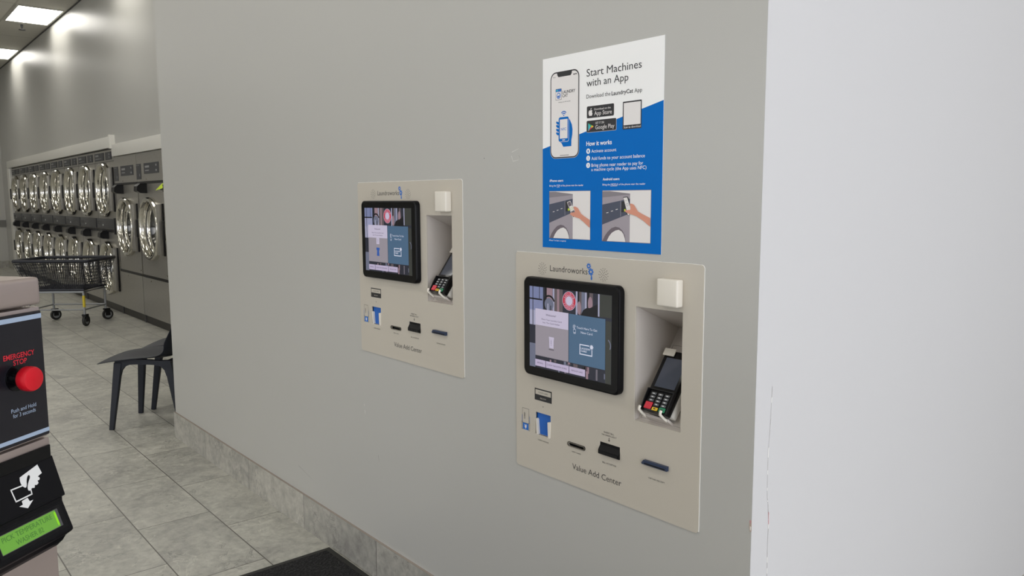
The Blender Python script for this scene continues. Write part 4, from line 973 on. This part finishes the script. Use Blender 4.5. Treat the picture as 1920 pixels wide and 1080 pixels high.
b.build('instruction_lettering', parent=po_)
b = MB(); TB = Matrix.Translation((-0.0425, -0.0024, CZ - 0.0715)) @ Ty
b.lathe([(0.0145, 0.0), (0.0145, 0.0015), (0.0085, 0.002), (0.0085, 0.010)], 'black_gloss', TB, 32); b.lathe([(0.0085, 0.010), (0.0125, 0.011), (0.0138, 0.013), (0.0140, 0.021), (0.0128, 0.0235), (0.0100, 0.0245), (0.0, 0.0250)], 'red_button', TB, 40)
so = b.build('stop_button', parent=wr); tag(so, 'round red push button')
# card reader
pr = lambda x0, x1, pts, mt, mb_: mb_.prism([(-a / 1000, CZ - c_ / 1000) for a, c_ in pts], x0, x1, mt, Matrix(((0, 0, 1, 0), (1, 0, 0, 0), (0, 1, 0, 0), (0, 0, 0, 1))))
b = MB()
pr(-0.088, -0.003, [(0, 160), (3, 160), (3, 176), (0, 176)], 'black_gloss', b)
pr(-0.110, -0.0005, [(0, 175.6), (0.5, 174.2), (2.2, 174.4), (16, 218.6), (16.4, 221.4), (12, 224.0), (12.0, 229), (24.2, 260), (24.4, 262.8), (22.6, 265), (14, 271), (9, 278), (0, 286)], 'black_soft', b)
ro = b.build('card_reader', parent=wr, fixn=True)
bv = ro.modifiers.new('b', 'BEVEL'); bv.width = 0.0012; bv.segments = 2; bv.limit_method = 'ANGLE'
def slope_board(p0, p1):
    # p0, p1 = (protrusion, drop) in mm at the top and bottom of a sloping face
    O = Vector((0, -p0[0] / 1000, CZ - p0[1] / 1000)); D = Vector((0, -(p1[0] - p0[0]) / 1000, -(p1[1] - p0[1]) / 1000))
    bb = Board(O, Vector((1, 0, 0)), D); bb.O = bb.O + bb.N * 0.0003; return bb
c1 = slope_board((2.2, 174.4), (16.0, 218.6)); k = 46.3 / 44.2
cv = lambda s_, dz: (s_, (dz - 174.4) * k)
hand = [(-24.5, 174.9 + 2), (-22.4, 187.5), (-29.6, 189.4), (-26.8, 191.2), (-28.2, 193.6), (-31.4, 193.2), (-30.4, 196.4), (-34.4, 197.6), (-36.2, 196.2), (-37.6, 199.8), (-40.8, 198.2), (-44.0, 200.4), (-46.6, 199.4), (-46.2, 195.6), (-42.6, 190.6), (-38.6, 186.8), (-38.8, 184.2), (-41.2, 184.0), (-44.4, 188.2), (-46.0, 193.6), (-48.6, 196.0), (-52.6, 191.4), (-52.6, 184.6), (-48.6, 177.4)]
def soften(P):
    Q = []
    for i, a in enumerate(P):
        b_ = P[(i + 1) % len(P)]
        Q += [(a[0] * .75 + b_[0] * .25, a[1] * .75 + b_[1] * .25), (a[0] * .25 + b_[0] * .75, a[1] * .25 + b_[1] * .75)]
    return Q
c1.fill([[cv(a, d + 0.6) for a, d in hand[:2] + soften(hand[1:])[1:-3]]], 'white_ink', 2)
def seg(bd, p0, p1, wq, mt, L=1):
    d = Vector((p1[0] - p0[0], p1[1] - p0[1])).normalized() * wq; n_ = Vector((-d.y, d.x))
    bd.poly([(p0[0] - n_.x - d.x, p0[1] - n_.y - d.y), (p1[0] - n_.x + d.x, p1[1] - n_.y + d.y), (p1[0] + n_.x + d.x, p1[1] + n_.y + d.y), (p0[0] + n_.x - d.x, p0[1] + n_.y - d.y)], mt, L)
q = [cv(-49.5, 192.6), cv(-66.6, 192.2), cv(-65.2, 205.6), cv(-43.4, 205.0), cv(-42.8, 199.8)]
for i in range(4): seg(c1, q[i], q[i + 1], 0.75, 'white_ink')
c1.poly([cv(-58.6, 207.6), cv(-50.4, 206.6), cv(-49.0, 211.2), cv(-44.2, 211.2), cv(-54.0, 217.2), cv(-63.6, 211.8), cv(-58.6, 211.4)], 'white_ink', 2)
c1.build('insert_card_symbol', parent=ro)
c2 = slope_board((12.0, 229.0), (24.2, 260.0)); k2 = 33.3 / 31.0
cu2 = lambda dz: (dz - 229.0) * k2
M['lcd'] = principled('green_lcd', rgb(70, 120, 40), 0.3, emis=rgb(112, 160, 60), estr=0.5)
M['lcd_hot'] = principled('green_lcd_bright', rgb(90, 150, 20), 0.3, emis=rgb(135, 200, 30), estr=0.65)
M['lcd_ink'] = principled('lcd_dark_segments', rgb(48, 86, 40), 0.4, emis=rgb(70, 118, 42), estr=0.45)
c2.rect(-100, cu2(230.6), -6.5, cu2(257.2), 'black_gloss', 1, 2.5); c2.rect(-96.5, cu2(234.0), -12.6, cu2(253.6), 'dark_grey', 2, 0.6)
c2.rect(-96.0, cu2(234.6), -16.6, cu2(253.0), 'lcd', 3); c2.rect(-19.4, cu2(236.4), -16.6, cu2(251.6), 'lcd_hot', 4, 1.2)
c2.text('PICK TEMPERATURE', -91.5, cu2(242.2), 68.0, 5.6, 'lcd_ink', 5); c2.text('WASHER 82', -76.5, cu2(250.4), 37.0, 5.6, 'lcd_ink', 5)
lo = c2.build('lcd_display', parent=ro); tag(lo, 'green lit text display')
